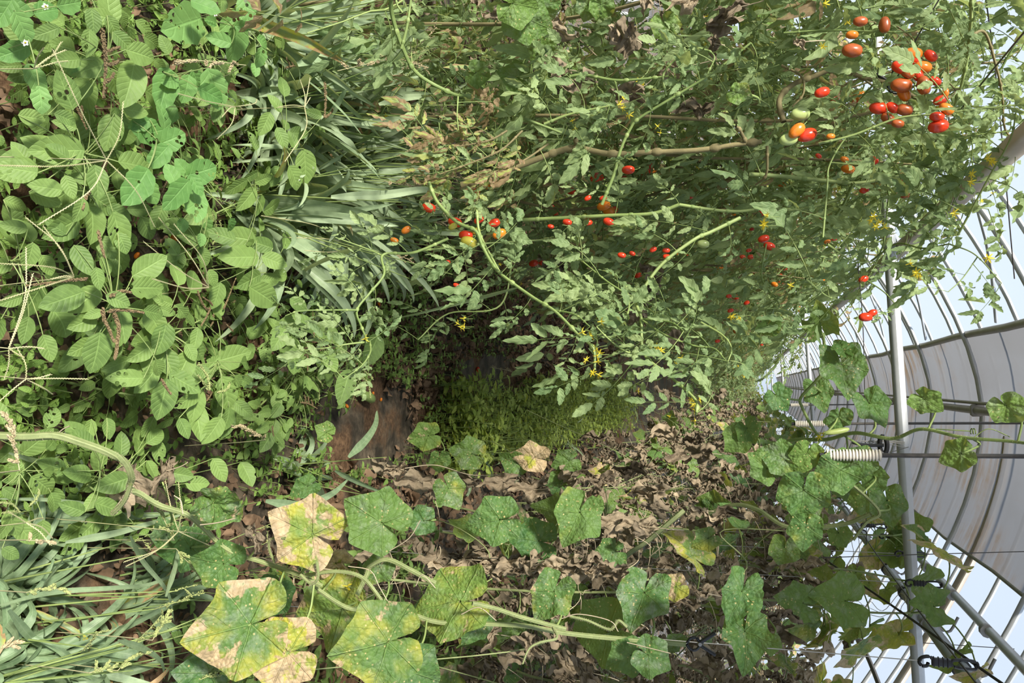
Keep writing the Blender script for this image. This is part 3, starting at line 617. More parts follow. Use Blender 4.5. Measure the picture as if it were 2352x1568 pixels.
weed('pigweed', 'pigweed with plain oval leaves between the brown spikes and the holed rosette', (180, 560), (200, 440), .38,
     [(105, 430, 70, 190), (160, 430, 52, 70), (190, 410, 55, 200), (225, 420, 75, 80), (245, 470, 80, 30), (160, 490, 62, 150), (275, 490, 62, 30), (205, 500, 55, 130), (130, 520, 50, 220)], spikes=(([(205, 440), (195, 460), (190, 480)], 4, SP, 80),))
weed('pigweed', 'pigweed sprig with two long drooping brown spikes in mid patch', (190, 740), (260, 700), .40,
     [(143, 688, 96, 160), (195, 690, 80, 140), (225, 812, 88, 95), (345, 660, 84, 0), (345, 610, 82, -30), (190, 598, 72, 60), (245, 612, 44, 60), (225, 640, 48, 80), (275, 690, 60, 20), (280, 745, 80, 80), (215, 722, 40, 160), (250, 570, 62, 50), (285, 560, 52, 60)],
     spikes=(([(235, 710), (240, 735), (250, 755), (262, 785)], 5, SP, 200), ([(262, 720), (272, 750), (268, 800), (264, 822)], 6, SP, 260), ([(250, 715), (280, 712), (330, 718)], 5, SP, 180), ([(200, 640), (150, 645), (60, 656)], 4, SP, 200), ([(225, 530), (232, 560), (240, 590)], 4, SP, 100), ([(255, 680), (280, 668), (300, 672)], 5, SP, 110)))
weed('pigweed', 'bushy pigweed in the middle of the patch with many round green leaves', (330, 850), (370, 740), .34,
     [(360, 745, 72, 60), (355, 700, 44, 80), (385, 715, 38, 20), (420, 715, 42, 40), (375, 690, 40, 200), (375, 780, 70, 100), (390, 835, 70, 60), (420, 850, 82, 110), (350, 820, 70, 100), (450, 780, 50, 100), (440, 810, 42, 60), (290, 868, 70, 180), (375, 918, 88, 100), (425, 880, 75, 30), (435, 870, 70, 100)], spikes=(([(370, 870), (382, 890), (393, 905)], 4, SP, 90),))
weed('pigweed', 'pigweed with one smooth oval leaf standing clear beside dark leaf litter', (480, 870), (500, 830), .32,
     [(538, 818, 84, -15), (490, 835, 54, -40), (470, 860, 46, 60), (450, 930, 80, 90), (525, 905, 78, 70), (455, 970, 80, 80), (520, 975, 62, 90), (490, 990, 66, 120), (560, 940, 50, 40), (425, 985, 50, 60)], spikes=(([(455, 835), (475, 860), (482, 895)], 4, 'spike_green', 130), ([(480, 895), (465, 875), (455, 862)], 4, 'spike_green', 100), ([(500, 900), (520, 895), (528, 880)], 4, 'spike_green', 80)))
weed('pigweed', 'small pigweed with four fresh leaves above the reddish litter', (560, 700), (580, 610), .33,
     [(572, 645, 55, 150), (552, 590, 74, 180), (545, 545, 78, 190), (610, 680, 76, 30), (632, 600, 58, 20), (625, 642, 50, 0), (500, 680, 58, 100), (490, 640, 40, 60), (600, 560, 50, 200)], fill=8)
weed('pigweed', 'pigweed shoot with opposite round leaves at the edge of the grass', (600, 390), (640, 320), .40,
     [(690, 305, 46, 0), (775, 303, 52, 15), (738, 302, 30, 30), (705, 385, 78, 80), (650, 318, 52, 60), (610, 285, 52, 110), (635, 405, 44, 100), (680, 410, 60, 60), (672, 320, 40, 250), (720, 260, 36, 200), (755, 250, 62, -20)], fill=8, spikes=(([(746, 190), (748, 230), (745, 270)], 4, SP, 120), ([(745, 270), (758, 262), (765, 250)], 4, SP, 80)))
weed('pigweed', 'pigweed crown of mixed leaves beside a pale leaf-tip, near the red litter', (450, 620), (455, 560), .30,
     [(400, 520, 54, 170), (365, 500, 54, 110), (340, 525, 56, 60), (395, 565, 44, 240), (440, 540, 70, 190), (415, 600, 38, 90), (325, 480, 60, 0), (450, 500, 50, 160), (510, 540, 60, 200), (470, 590, 44, 60)], fill=8)
weed('pigweed', 'low dark pigweed by the pale hairy vine', (200, 1120), (230, 1080), .26,
     [(205, 990, 50, 100), (250, 985, 46, 80), (340, 980, 50, 120), (365, 1040, 52, 80), (120, 1070, 60, 200), (260, 1110, 70, 160), (215, 1150, 58, 140), (165, 1165, 56, 200), (250, 1165, 60, 20), (420, 1090, 52, 10), (455, 1110, 52, 0), (350, 1080, 46, 60), (505, 1080, 56, 60), (570, 1090, 60, 60)], fill=20)
weed('pigweed', 'pigweed with narrow holed leaf hanging over the fallen fruit', (740, 860), (760, 850), .30,
     [(792, 890, 76, 105), (855, 805, 72, 110), (745, 765, 64, 200), (700, 740, 54, 220), (690, 700, 50, 30), (760, 830, 50, 60), (660, 750, 60, 150), (640, 780, 54, 120), (680, 830, 60, 80)], fill=8, spikes=(([(820, 860), (845, 880), (852, 915)], 4, 'spike_green', 120), ([(835, 850), (850, 862), (858, 872)], 4, 'spike_green', 60)))
weed('pigweed', 'pigweed at the side edge of the frame under the tall grass heads', (0, 640), (20, 600), .30,
     [(30, 520, 60, 190), (70, 590, 60, 100), (110, 610, 50, 60), (25, 690, 50, 160), (60, 760, 60, 100), (110, 800, 60, 70), (40, 470, 60, 20)], fill=14)
NSH = dict(mat='nightshade', shape='broad', ratio=.78, cat='weed', sz=.05)
weed('nightshade_weed', 'fresh rosette of bright pointed leaves at the lit centre of the patch', (400, 480), (425, 412), .44,
     [(395, 400, 50, 250), (470, 392, 80, -15), (450, 425, 52, 60), (405, 448, 80, 130), (450, 470, 78, 80), (420, 385, 50, 230), (430, 405, 30, 10)], fill=4, **NSH)
weed('nightshade_weed', 'hole-riddled bright weed just over the fresh rosette', (330, 420), (360, 320), .42,
     [(345, 305, 88, 35), (400, 318, 78, -20), (365, 360, 62, 130), (320, 285, 46, 160), (315, 430, 88, 120), (345, 440, 60, 60)], fill=4, **NSH)
weed('nightshade_weed', 'single broad insect-eaten leaf weed under the tan grass head', (350, 260), (375, 165), .42,
     [(380, 205, 88, 100), (430, 205, 60, 95), (495, 205, 92, 70), (455, 185, 50, 60)], fill=3, **NSH)
weed('nightshade_weed', 'weed with torn bright leaves in the corner below the white flower', (30, 90), (40, 30), .42,
     [(10, 30, 70, 120), (55, 65, 80, 60), (45, 20, 70, 20), (110, 25, 60, -10), (85, 185, 80, 60), (30, 120, 70, 160), (95, 230, 60, 80)], fill=10, **NSH)
weed('nightshade_weed', 'weed with pointed bright leaves beside the wide grass blades', (500, 120), (535, 60), .44,
     [(545, 100, 90, 90), (475, 15, 70, 20), (530, 50, 50, 130), (570, 30, 70, 70), (425, 55, 70, 160), (560, 60, 40, 0), (505, 90, 50, 200)], fill=4, **NSH)
# more of the same weeds filling the patch, lower and darker
weeds_src = [o for o in col.objects if o.name.startswith('pigweed') and o.parent is None]
LOWP = ['in the corner by the torn leaves', 'at the frame edge under thin stalks', 'by the drooping brown spikes', 'under the bushy middle pigweed', 'below the dark upright seed cluster', 'beside the insect-eaten leaf', 'between rosette and finger-grass', 'under the lit rosette', 'by the grass edge and small shoot', 'touching the grey-green grass', 'over the reddish litter', 'beside the four-leaved pigweed', 'next to the zigzag vine tip', 'under the low vine leaves', 'by the narrow holed leaf', 'beside the fallen pale fruit', 'near the black film edge', 'over the dry straw patch', 'by the hairy pale vine', 'at the frame edge under the daisy', 'among the glowing orange fruits', 'below the broadest oval leaf', 'next to the heap of fallen tomatoes', 'at the corner beside the dark spikes', 'at the upper border by pointed leaves', 'at the foot of the curving grass tuft']
for i in range(26):
    px, py = [(40, 150), (60, 980), (130, 860), (190, 900), (330, 140), (430, 280), (490, 330), (520, 430), (590, 460), (620, 500), (440, 660), (520, 700), (600, 780), (640, 850), (640, 940), (560, 1000), (600, 1050), (120, 940), (300, 950), (10, 260), (360, 560), (230, 380), (700, 900), (160, 20), (400, 10), (680, 560)][i]
    c = at(px, py, z=.05); dup(weeds_src[i % len(weeds_src)], None, location=(c[0], c[1], float(gz(c[0], c[1]))-.02), rotation_euler=(0, 0, 1.1*i+.7), scale=(.72,)*3, label='shorter pigweed half hidden '+LOWP[i], group='low pigweeds in the weed patch')
# tiny white daisies
for (x, y, lab) in ((58, 98, 'tiny white daisy with a yellow eye near the corner'), (495, 32, 'tiny white daisy by the pointed bright leaves'), (105, 15, 'tiny white bloom at the very edge among torn leaves')):
    c = at(x, y, z=.43); e_ = empty('daisy', c, lab, 'flower'); n = nz(CAM-c); mb = MB(); th = np.linspace(0, 2*pi, 6)[:-1]; a = nz(np.cross(n, UPZ)); b = np.cross(n, a)
    leafset(mb, np.zeros((5, 3))+n*.001, a*np.cos(th)[:, None]+b*np.sin(th)[:, None], n, .006, .8, 'broad', M['daisy'], k=5, m=2); mb.build('petals', e_)
    mb = MB(); beads(mb, np.stack([A(0, 0, 0), n*.002]), 24, .0016, .0008, M['petal']); mb.build('eye', e_)
    mb = MB(); tube(mb, [A(0, 0, 0), A(.01, .01, -.15), A(.0, .02, -.40)], .001, M['green_stem'], k=8, sides=4); mb.build('stem', e_)

# ------------------------------------------------------------------ grasses
rng = np.random.default_rng(45)
def grass(name, lab, root, n, Lr, lean, spread, width=.022, group=None, droop=(.2, .9), heads=0, headmat='spike_tan', cat='grass', age=.12, r=None):
    root = A(*root); root[2] = float(gz(root[0], root[1])); e_ = empty(name, root, lab, cat, group)
    mb = MB(); b = np.stack([rng.normal(size=n)*spread*.35, rng.normal(size=n)*spread*.35, np.zeros(n)], 1)
    d = nz(np.asarray(lean)+rng.normal(size=(n, 3))*A(.38, .38, .15)); L = U(Lr[0], Lr[1], n)
    N = nz(rng.normal(size=(n, 3))*.6+nz(CAM-root))
    leafset(mb, b, d, N, L, U(.6, 1.2, n)*width/L*2, 'grass', M['grass'], droop=U(droop[0], droop[1], n), fold=U(.1, .6, n), wave=U(0, .25, n), k=16, m=4, age=np.where(U(0, 1, n) < .05, .6, U(0, age, n)), r=r)
    mb.build('blades', e_)
    sb = MB(); k = max(3, n//5); d2 = nz(np.asarray(lean)+rng.normal(size=(k, 3))*.15); L2 = U(.5, .8, k)*Lr[1]; t = np.linspace(0, 1, 8)
    P = d2[:, None]*L2[:, None, None]*t[None, :, None] + rng.normal(size=(k, 1, 3))*A(.03, .03, 0); tubes(sb, P, np.linspace(.0028, .0012, 8)[None]*np.ones((k, 1)), 5, tint(k), M['green_stem']); sb.build('stalks', e_)
    for i in range(heads):
        q = P[i % k][-1]; dd = nz(d2[i % k]+rng.normal(size=3)*.3); hb = MB(); S = smooth([q, q+dd*.05, q+dd*.10+A(0, 0, -.01)], 12); tubes(hb, S[None], np.full((1, 12), .0008), 4, tint(1), M[headmat])
        for s in range(6):
            o_ = S[1+s*2]; sd = nz(dd*.9+rng.normal(size=3)*.45); beads(hb, np.stack([o_, o_+sd*.014, o_+sd*.028]), 26, .0022, .0013, M[headmat])
        hb.build('seed_head', e_)
    return e_
gl = [('wide grass clump rising at the upper edge beyond the weeds', (-1.05, 1.95), 34), ('wide grey-green grass clump touching the pigweed edge', (-.85, 2.05), 40), ('grass clump under the tan seed heads', (-.98, 2.3), 34), ('grass clump beneath the long yellow-green tomato vine', (-.78, 2.35), 38),
      ('dense grass clump beside the brown curled tomato leaves', (-.66, 2.15), 38), ('grass clump with pale sunlit blade tips by the red low fruit', (-.60, 2.45), 36), ('grass clump behind the tomato stems at mid height', (-.95, 2.7), 34), ('grass clump at the upper border by the tan leaves', (-1.25, 2.4), 34), ('short grass clump nearest the red litter', (-.55, 2.0), 22)]
for i, (lab, (x, y), n) in enumerate(gl):
    n = int(n*2.2)
    grass('grass_clump', lab, (x, y, 0), n, (.42, .82), (.10, .12, 1), .10, .021, 'grass clumps along the tomato row', (.15, .75), 2, r=U(.35, 1, n))
grass('grass_clump', 'drooping grass tuft curving over the dark litter in mid aisle', (-.42, 2.55, 0), 16, (.3, .5), (.5, -.2, .7), .05, .016, 'grass clumps along the tomato row', (.5, 1.2))
gr = [('dark green grass clump in the lower corner', (.55, 1.22), 46), ('grass clump beside the corner one, with arching blades', (.42, 1.30), 44), ('grass clump whose blades lean over the pale hairy vine', (.30, 1.38), 30), ('grass clump with the widest arching blades by the blotched leaf', (.60, 1.42), 40), ('grass clump low under the spotted cucumber leaves', (.50, 1.62), 24), ('grass clump at the edge below the blotched leaf', (.72, 1.36), 40)]
for i, (lab, (x, y), n) in enumerate(gr):
    grass('grass_clump', lab, (x, y, 0), n, (.25, .50), (-.10, .35, .9), .09, .013, 'grass clumps by the cucumber row', (.3, 1.1), 3, 'spike_green', r=U(0, .35, n))
grass('grass_clump', 'grass tuft with long glossy blades between dry leaves and fruit', (.28, 2.45, 0), 16, (.3, .5), (.1, .0, .8), .05, .016, 'grass clumps by the cucumber row', (.4, 1.2), r=U(.2, .6, 16))
grass('grass_clump', 'dark fine grass clump in the aisle past the bare film', (.34, 4.1, 0), 60, (.3, .6), (-.1, .1, .8), .16, .011, 'grass clumps in the aisle', (.5, 1.4), r=U(0, .4, 60))
grass('grass_clump', 'fine grass clump farther down the aisle by dry leaves', (.42, 4.9, 0), 50, (.3, .6), (-.1, .1, .8), .18, .012, 'grass clumps in the aisle', (.5, 1.4))
for i in range(7):
    grass('grass_clump', 'distant thin grass tuft in the weedy aisle', (U(0, .4), 5.6+i*.8, 0), 30, (.3, .6), (0, 0, .8), .2, .01, 'far tufts in the aisle', (.4, 1.2), r=U(.5, 1, 30))
# blades standing out one by one
def blade(lab, pts, wpx, Y, rr=.7):
    P = np.array([at(x, y, Y=Y+.12*i) for i, (x, y) in enumerate(pts)]); Q = smooth(P, 22); s = vis_scale(P[0]); t = np.linspace(0, 1, 22)
    W = (np.minimum(1, t*4+.3)*(1-t)**.5+.01)*wpx*s*.5
    mb = MB(); sheet(mb, Q[None], nz(CAM-P[0]+rng.normal(size=3)*.4)[None], W[None], 6, [.25], [.03], tint(1, rr, .08), M['grass']); return tag(mb.build('leaning_grass'), lab, 'grass', 'wide grass blades standing clear')
for lab, pts, wpx, Y, rr in (('pale bent blade ending square above the red low fruit', [(760, 452), (880, 447), (975, 435), (988, 450)], 26, 1.9, 1), ('long flat blade across the clump under the tan seed heads', [(745, 200), (850, 175), (960, 155), (1020, 140)], 26, 2.0, .6), ('broad blade with a lit tip below the tan seed heads', [(680, 150), (780, 118), (880, 108)], 30, 1.9, .3),
    ('pale arching blade over the mid clump', [(870, 240), (930, 225), (985, 225), (1012, 260)], 20, 2.0, 1), ('flat blade leaning toward the curled brown leaves', [(830, 285), (900, 275), (980, 270)], 20, 2.0, .9), ('wide pale blade crossing the upper border', [(600, 30), (690, 35), (750, 15), (800, 0)], 32, 1.9, 1),
    ('twisting blade over the dark litter', [(840, 560), (760, 590), (700, 620), (670, 650)], 16, 1.8, .8), ('long pointed blade over the fallen fruit aisle', [(1190, 660), (1080, 690), (960, 720), (890, 735)], 10, 1.9, .5), ('blade standing alone on the bare film', [(800, 1050), (840, 1010), (862, 975), (866, 942)], 22, 2.2, .2),
    ('broad glossy blade curving under the yellow-spotted leaf', [(610, 1150), (690, 1160), (760, 1135), (800, 1100)], 26, 1.6, .3), ('blade pointing over the spotted leaf', [(770, 1080), (830, 1110), (890, 1135)], 18, 1.7, .3), ('dark arching blade near the pale hairy vine', [(20, 1040), (90, 1060), (150, 1062), (200, 1085), (198, 1110)], 14, 1.15, .7),
    ('long level blade in the lower grass', [(0, 1145), (120, 1148), (215, 1160), (240, 1185), (238, 1240)], 10, 1.15, .6), ('wide level blade under the tan heads in lower grass', [(150, 1245), (260, 1225), (350, 1200), (430, 1178)], 20, 1.2, .7), ('long sagging blade across the lower grass', [(0, 1390), (120, 1360), (260, 1350), (350, 1340), (420, 1300), (425, 1240)], 15, 1.2, .4),
    ('broad dark blade at the lower edge', [(20, 1400), (80, 1470), (150, 1495), (230, 1510)], 24, 1.15, .2), ('upright pale blade crossing others in lower grass', [(300, 1230), (330, 1290), (385, 1360), (400, 1430)], 15, 1.25, .5), ('folded blade ending at the blotched leaf', [(270, 1470), (330, 1490), (370, 1520), (378, 1560)], 18, 1.2, .3), ('thin blade with pointed tip on the lower clump', [(100, 1340), (150, 1270), (155, 1210)], 15, 1.2, .5), ('curved blade rising beside the blotched leaf', [(380, 1370), (402, 1300), (412, 1240), (415, 1200)], 15, 1.3, .6)):
    blade(lab, pts, wpx, Y, rr)

# finger-grass heads and panicles
def finger(lab, hub, rays, z, mt='pale_stalk', stalk=None):
    c = at(hub[0], hub[1], z=z); e_ = empty('finger_grass', c, lab, 'grass', 'thin finger-grass heads over the weeds')
    for x, y in rays:
        q = at(x, y, z=z+U(-.03, .05))-c; mid = q*.5+(A(0, 0, 1)*U(.3, 1)+nz(rng.normal(size=3))*.6)*.10*np.linalg.norm(q); P = smooth([q*0, mid, q], 22); mb = MB(); tubes(mb, P[None], np.full((1, 22), .0007), 4, tint(1), M[mt])
        n = int(np.linalg.norm(q)/.0022); tt = np.linspace(0, 20.9, n); i = tt.astype(int); b = P[i]*(1-(tt-i)[:, None])+P[np.minimum(i+1, 21)]*(tt-i)[:, None]
        ax = nz(P[np.minimum(i+1, 21)]-P[i]); sd = nz(np.cross(ax, nz(CAM-c)))*np.where(np.arange(n) % 2, 1, -1)[:, None]
        leafset(mb, b, nz(ax+sd*.35), nz(CAM-c), .0042, .30, 'ovate', M[mt], droop=0, fold=.2, k=4, m=2); mb.build('finger', e_)
    st = at(*stalk, z=max(.05, z-.3))-c if stalk else A(U(-.05, .05), -.05, -z+.03)
    mb = MB(); tube(mb, [q*0, st*.5+A(0, 0, .02), st], .0009, M['pale_stalk'], k=12, sides=5); mb.build('stalk', e_)
finger('finger-grass head with four rays spread over the broad oval leaf', (245, 368), [(0, 380), (122, 115), (90, 515), (355, 520), (283, 235)], .50)
finger('finger-grass head with short arched rays near the white daisy', (78, 158), [(100, 110), (140, 98), (150, 115), (155, 140)], .50)
finger('finger-grass head splaying over the grass edge', (540, 245), [(410, 215), (510, 268), (555, 248), (590, 228), (500, 318)], .48)
finger('finger-grass head bent toward the tan leaf scraps', (700, 245), [(640, 245), (712, 180), (690, 185), (712, 225), (655, 370)], .50)
finger('finger-grass head reaching over the mid patch, left of the drooping spikes', (170, 635), [(0, 605), (0, 690), (100, 520), (60, 500), (120, 640)], .46)
finger('finger-grass head hanging at the frame edge', (20, 800), [(60, 570), (75, 630), (100, 800), (10, 870), (55, 820)], .42)
finger('finger-grass head over the dry straw', (60, 870), [(120, 905), (200, 870), (0, 920), (40, 800), (115, 860)], .40)
finger('pale finger-grass rays in the lower grass by the hairy vine', (60, 1200), [(20, 1175), (120, 1235), (100, 1190), (115, 1250)], .40)
finger('finger-grass rays fanned between blotched leaf and tan heads', (410, 1220), [(285, 1290), (290, 1300), (525, 1245), (530, 1270), (410, 1108), (380, 1105)], .42)
finger('finger-grass rays pointing into the reddish litter', (800, 565), [(600, 495), (700, 575), (655, 545)], .35)
finger('stray finger-grass rays above the round weed leaves', (480, 660), [(350, 640), (330, 555), (365, 500), (400, 515)], .40)
def panicle(lab, pts, z, mt, n=7, ln=30, dens=60):
    P = smooth([at(x, y, z=z) for x, y in pts], 20); c = P[0]; P = P-c; s = vis_scale(c); e_ = empty('seed_panicle', c, lab, 'seed head', 'grass seed panicles')
    mb = MB(); tubes(mb, P[None], np.full((1, 20), .0009), 4, tint(1), M['pale_stalk']); tube(mb, [P[0], P[0]+A(.01, .03, -.12), P[0]+A(.02, .05, -z+.05)], .0011, M['pale_stalk'], k=8, sides=4); mb.build('stalk', e_)
    mb = MB()
    for i in range(n):
        mb = MB(); q = P[int(2+i*17/n)]; ax = nz(P[-1]-P[0]); sd = nz(ax+rng.normal(size=3)*.42); l = ln*s*U(.7, 1.2)*(1-.5*i/n); beads(mb, np.stack([q, q+sd*l*.5, q+sd*l]), dens, 3.2*s, .0015, M[mt]); mb.build('seed_branch', e_)
panicle('long tan seed panicle lying over the broad grass near the weed patch', [(565, 150), (500, 142), (440, 140), (395, 150)], .50, 'spike_tan', 9)
panicle('tan seed panicle crossing behind the long tomato vine', [(1000, 110), (920, 130), (850, 145), (775, 163)], .62, 'spike_tan', 11, 34)
panicle('second tan panicle just under the long tomato vine', [(1010, 135), (960, 145), (925, 158)], .62, 'spike_tan', 6, 28)
panicle('short tan panicle above the pale square-ended blade', [(975, 430), (930, 425), (880, 415)], .60, 'spike_tan', 6, 24)
panicle('tan panicle fallen beside the single red ground tomato', [(1200, 862), (1165, 850), (1125, 843)], .25, 'spike_tan', 6, 24)
panicle('pinkish tan panicle at the lower left, over the hairy vine', [(45, 1080), (30, 1000), (15, 945)], .48, 'spike_tan', 9, 30)
panicle('pinkish tan panicle in the lower grass edge', [(0, 1490), (25, 1480), (40, 1470)], .36, 'spike_tan', 7, 26)
panicle('tan panicle lying on the blotched leaf', [(540, 1470), (565, 1490), (590, 1500)], .42, 'spike_tan', 7, 24)
panicle('tan panicle over dark weeds next to the fallen fruit', [(610, 1010), (580, 990), (530, 975)], .34, 'spike_tan', 8, 26)
panicle('greenish panicle leaning on the spotted leaf edge', [(405, 1260), (440, 1300), (475, 1340)], .40, 'spike_green', 9, 26)
panicle('green panicle in the middle of lower grass', [(60, 1360), (110, 1350), (165, 1358)], .38, 'spike_green', 8, 24)
panicle('green panicle low in the grass by the frame edge', [(270, 1540), (300, 1510), (350, 1495)], .38, 'spike_green', 8, 24)
panicle('green panicle in front of the tangled lower stalks', [(205, 1545), (240, 1535), (270, 1530)], .36, 'spike_green', 7, 24)
panicle('green panicle standing between grass and blotched leaf', [(350, 1470), (375, 1430), (390, 1400)], .40, 'spike_green', 8, 24)
panicle('cream panicle on the blue blade of lower grass', [(60, 1240), (100, 1242), (130, 1246)], .40, 'spike_tan', 5, 20)
panicle('green panicle over the round weeds near the film', [(400, 1240), (375, 1190), (360, 1160)], .38, 'spike_green', 7, 22)
#@@TOM

# ------------------------------------------------------------------ tomato row
rng = np.random.default_rng(46)
def compound(mb, base, d, nrm, L, age=0.0, r=None, k=7, m=4, st=None, lw=.36, curlr=(.0, .5)):
    """tomato leaves: rachis plus seven leaflets each"""
    base = np.asarray(base, float).reshape(-1, 3); n = len(base); d = nz(np.broadcast_to(d, (n, 3))); nrm = np.broadcast_to(nrm, (n, 3)); L = np.broadcast_to(L, (n,))
    S = nz(np.cross(nrm, d)); N = nz(np.cross(d, S)); dr = U(.05, .55, n)[:, None]
    pos = lambda t: base + L[:, None]*(d*t*(1-.2*dr*t) + A(0, 0, -1)*dr*t*t)
    tt = np.linspace(0, 1, 6); P = np.stack([pos(t) for t in tt], 1)
    tubes(mb, P, np.broadcast_to((L[:, None]*.009)*(1.2-.7*tt[None]), (n, 6)), 3 if k < 6 else 4, tint(n), M['green_stem'] if st is None else st)
    B, D, NN, LL, AG, RR = [], [], [], [], [], []
    age = np.broadcast_to(age, (n,)); r = U(0, 1, n) if r is None else np.broadcast_to(r, (n,))
    for t, sgn, ang, sz in ((.34, 1, 70, .26), (.36, -1, 70, .26), (.60, 1, 62, .38), (.63, -1, 62, .38), (.83, 1, 50, .36), (.85, -1, 50, .36), (.97, 0, 0, .46)):
        tg = nz(pos(t+.02)-pos(t-.02)); a = radians(ang)*sgn + U(-.35, .35, n)
        B.append(pos(t)+S*0); D.append(nz(tg*np.cos(a)[:, None]+S*np.sin(a)[:, None]+rng.normal(size=(n, 3))*.14)); NN.append(nz(N+rng.normal(size=(n, 3))*.5)); LL.append(L*sz*U(.55, 1.3, n)); AG.append(age); RR.append(np.clip(r+U(-.15, .15, n), 0, 1))
    B, D, NN, LL, AG, RR = map(np.concatenate, (B, D, NN, LL, AG, RR)); kk = len(LL)
    leafset(mb, B+D*LL[:, None]*.10, D, NN, LL, U(lw*1.2, lw*1.7, kk), 'leaflet', M['tomato_leaf'], droop=U(-.1, .75, kk), fold=U(.0, .9, kk), wave=U(.08, .42, kk), curl=U(-curlr[1], curlr[0]+.1, kk), age=AG, r=RR, k=k+4, m=m)
def flowers(mb, c, n, spread, s=.011):
    for i in range(n):
        p = c + rng.normal(size=3)*spread; ax = nz(A(0, 0, -1)+nz(CAM-c)*.6+rng.normal(size=3)*.5); a = nz(np.cross(ax, UPZ+.01)); b = np.cross(ax, a); th = np.linspace(0, 2*pi, 7)[:-1]+U(0, 1)
        dd = (a*np.cos(th)[:, None]+b*np.sin(th)[:, None])+ax*U(-.5, .3)
        leafset(mb, np.tile(p, (6, 1)), dd, np.tile(ax, (6, 1)), s*U(.9, 1.2), .36, 'ovate', M['petal'], droop=.2, down=-ax, k=5, m=2)
        tube(mb, [p-ax*.002, p+ax*s*.75], s*.14, M['petal'], r2=s*.05, sides=5); tube(mb, [p, p-ax*.008, p-ax*.012+A(0, 0, .012)], .0006, M['green_stem'], k=5, sides=4)
def tomato_mesh(name, mat, plum=1.35, dent=0.0, wrinkle=0.0):
    mb = MB(); k, m = 15, 18; th = np.linspace(0, 2*pi, m+1); u = np.linspace(.02, pi-.02, k)
    r_ = np.sin(u)**.82*(1+.05*np.cos(u)); zz = np.cos(u)*plum
    zz[0] -= .10; r_[0] *= .5; zz[1] -= .01
    W = 1+.02*np.cos(th*5)[None]*np.sin(u)[:, None] + wrinkle*np.cos(th*9+1)[None]*np.sin(u)[:, None] + wrinkle*.9*np.sin(th*4)[None]*np.cos(u*4)[:, None]
    V = np.stack([r_[:, None]*np.cos(th)[None]*W*.5, r_[:, None]*np.sin(th)[None]*W*.5, np.broadcast_to(zz[:, None]*.5, (k, m+1))], -1)
    mb.add(V, gridq(1, k, m+1)[:, ::-1], None, tint(1, per=k*(m+1)), M[mat]); return mb.mesh(name)
TM = {c: tomato_mesh('tomato', c, 1.5, wrinkle=(.05 if c == 'rotten' else 0)) for c in ('red', 'orange', 'rotten', 'unripe', 'half')}
mb = MB(); th = np.linspace(0, 2*pi, 6)[:-1]; dd = np.stack([np.cos(th), np.sin(th), np.full(5, .25)], 1)
leafset(mb, np.zeros((5, 3))+A(0, 0, .62), dd, UPZ, .55, .22, 'ovate', M['green_stem'], droop=-.1, k=6, m=2); tube(mb, [A(0, 0, .60), A(.03, 0, .85), A(.12, 0, 1.15), A(.3, 0, 1.4)], .05, M['green_stem'], k=8, sides=5)
CALYX = mb.mesh('calyx')
mb = MB(); flowers(mb, A(0, 0, 0), 1, 0, .010); FLW = mb.mesh('flower')
def tomato(parent, x, y, px, c, Y, top=False, ang=None, lab=None, pos=None):
    p = at(x, y, Y=Y) if pos is None else pos; s = px*vis_scale(p)/1.36
    o = bpy.data.objects.new('tomato', TM[c]); col.objects.link(o)
    ax = Vector((U(-.35, .35), U(-.35, .35), 1)) if ang is None else Vector(tuple(UPV*cos(radians(ang))+RGT*sin(radians(ang))))
    q = ax.to_track_quat('Z', 'Y'); o.location = tuple(p); o.rotation_euler = q.to_euler(); o.scale = (s, s, s)
    if parent is not None: o.parent = parent; o.matrix_parent_inverse = Matrix.LocRotScale(parent.location, parent.rotation_euler, parent.scale).inverted()
    k = bpy.data.objects.new('calyx', CALYX); col.objects.link(k); k.parent = o
    if lab: o['label'] = lab
    return o
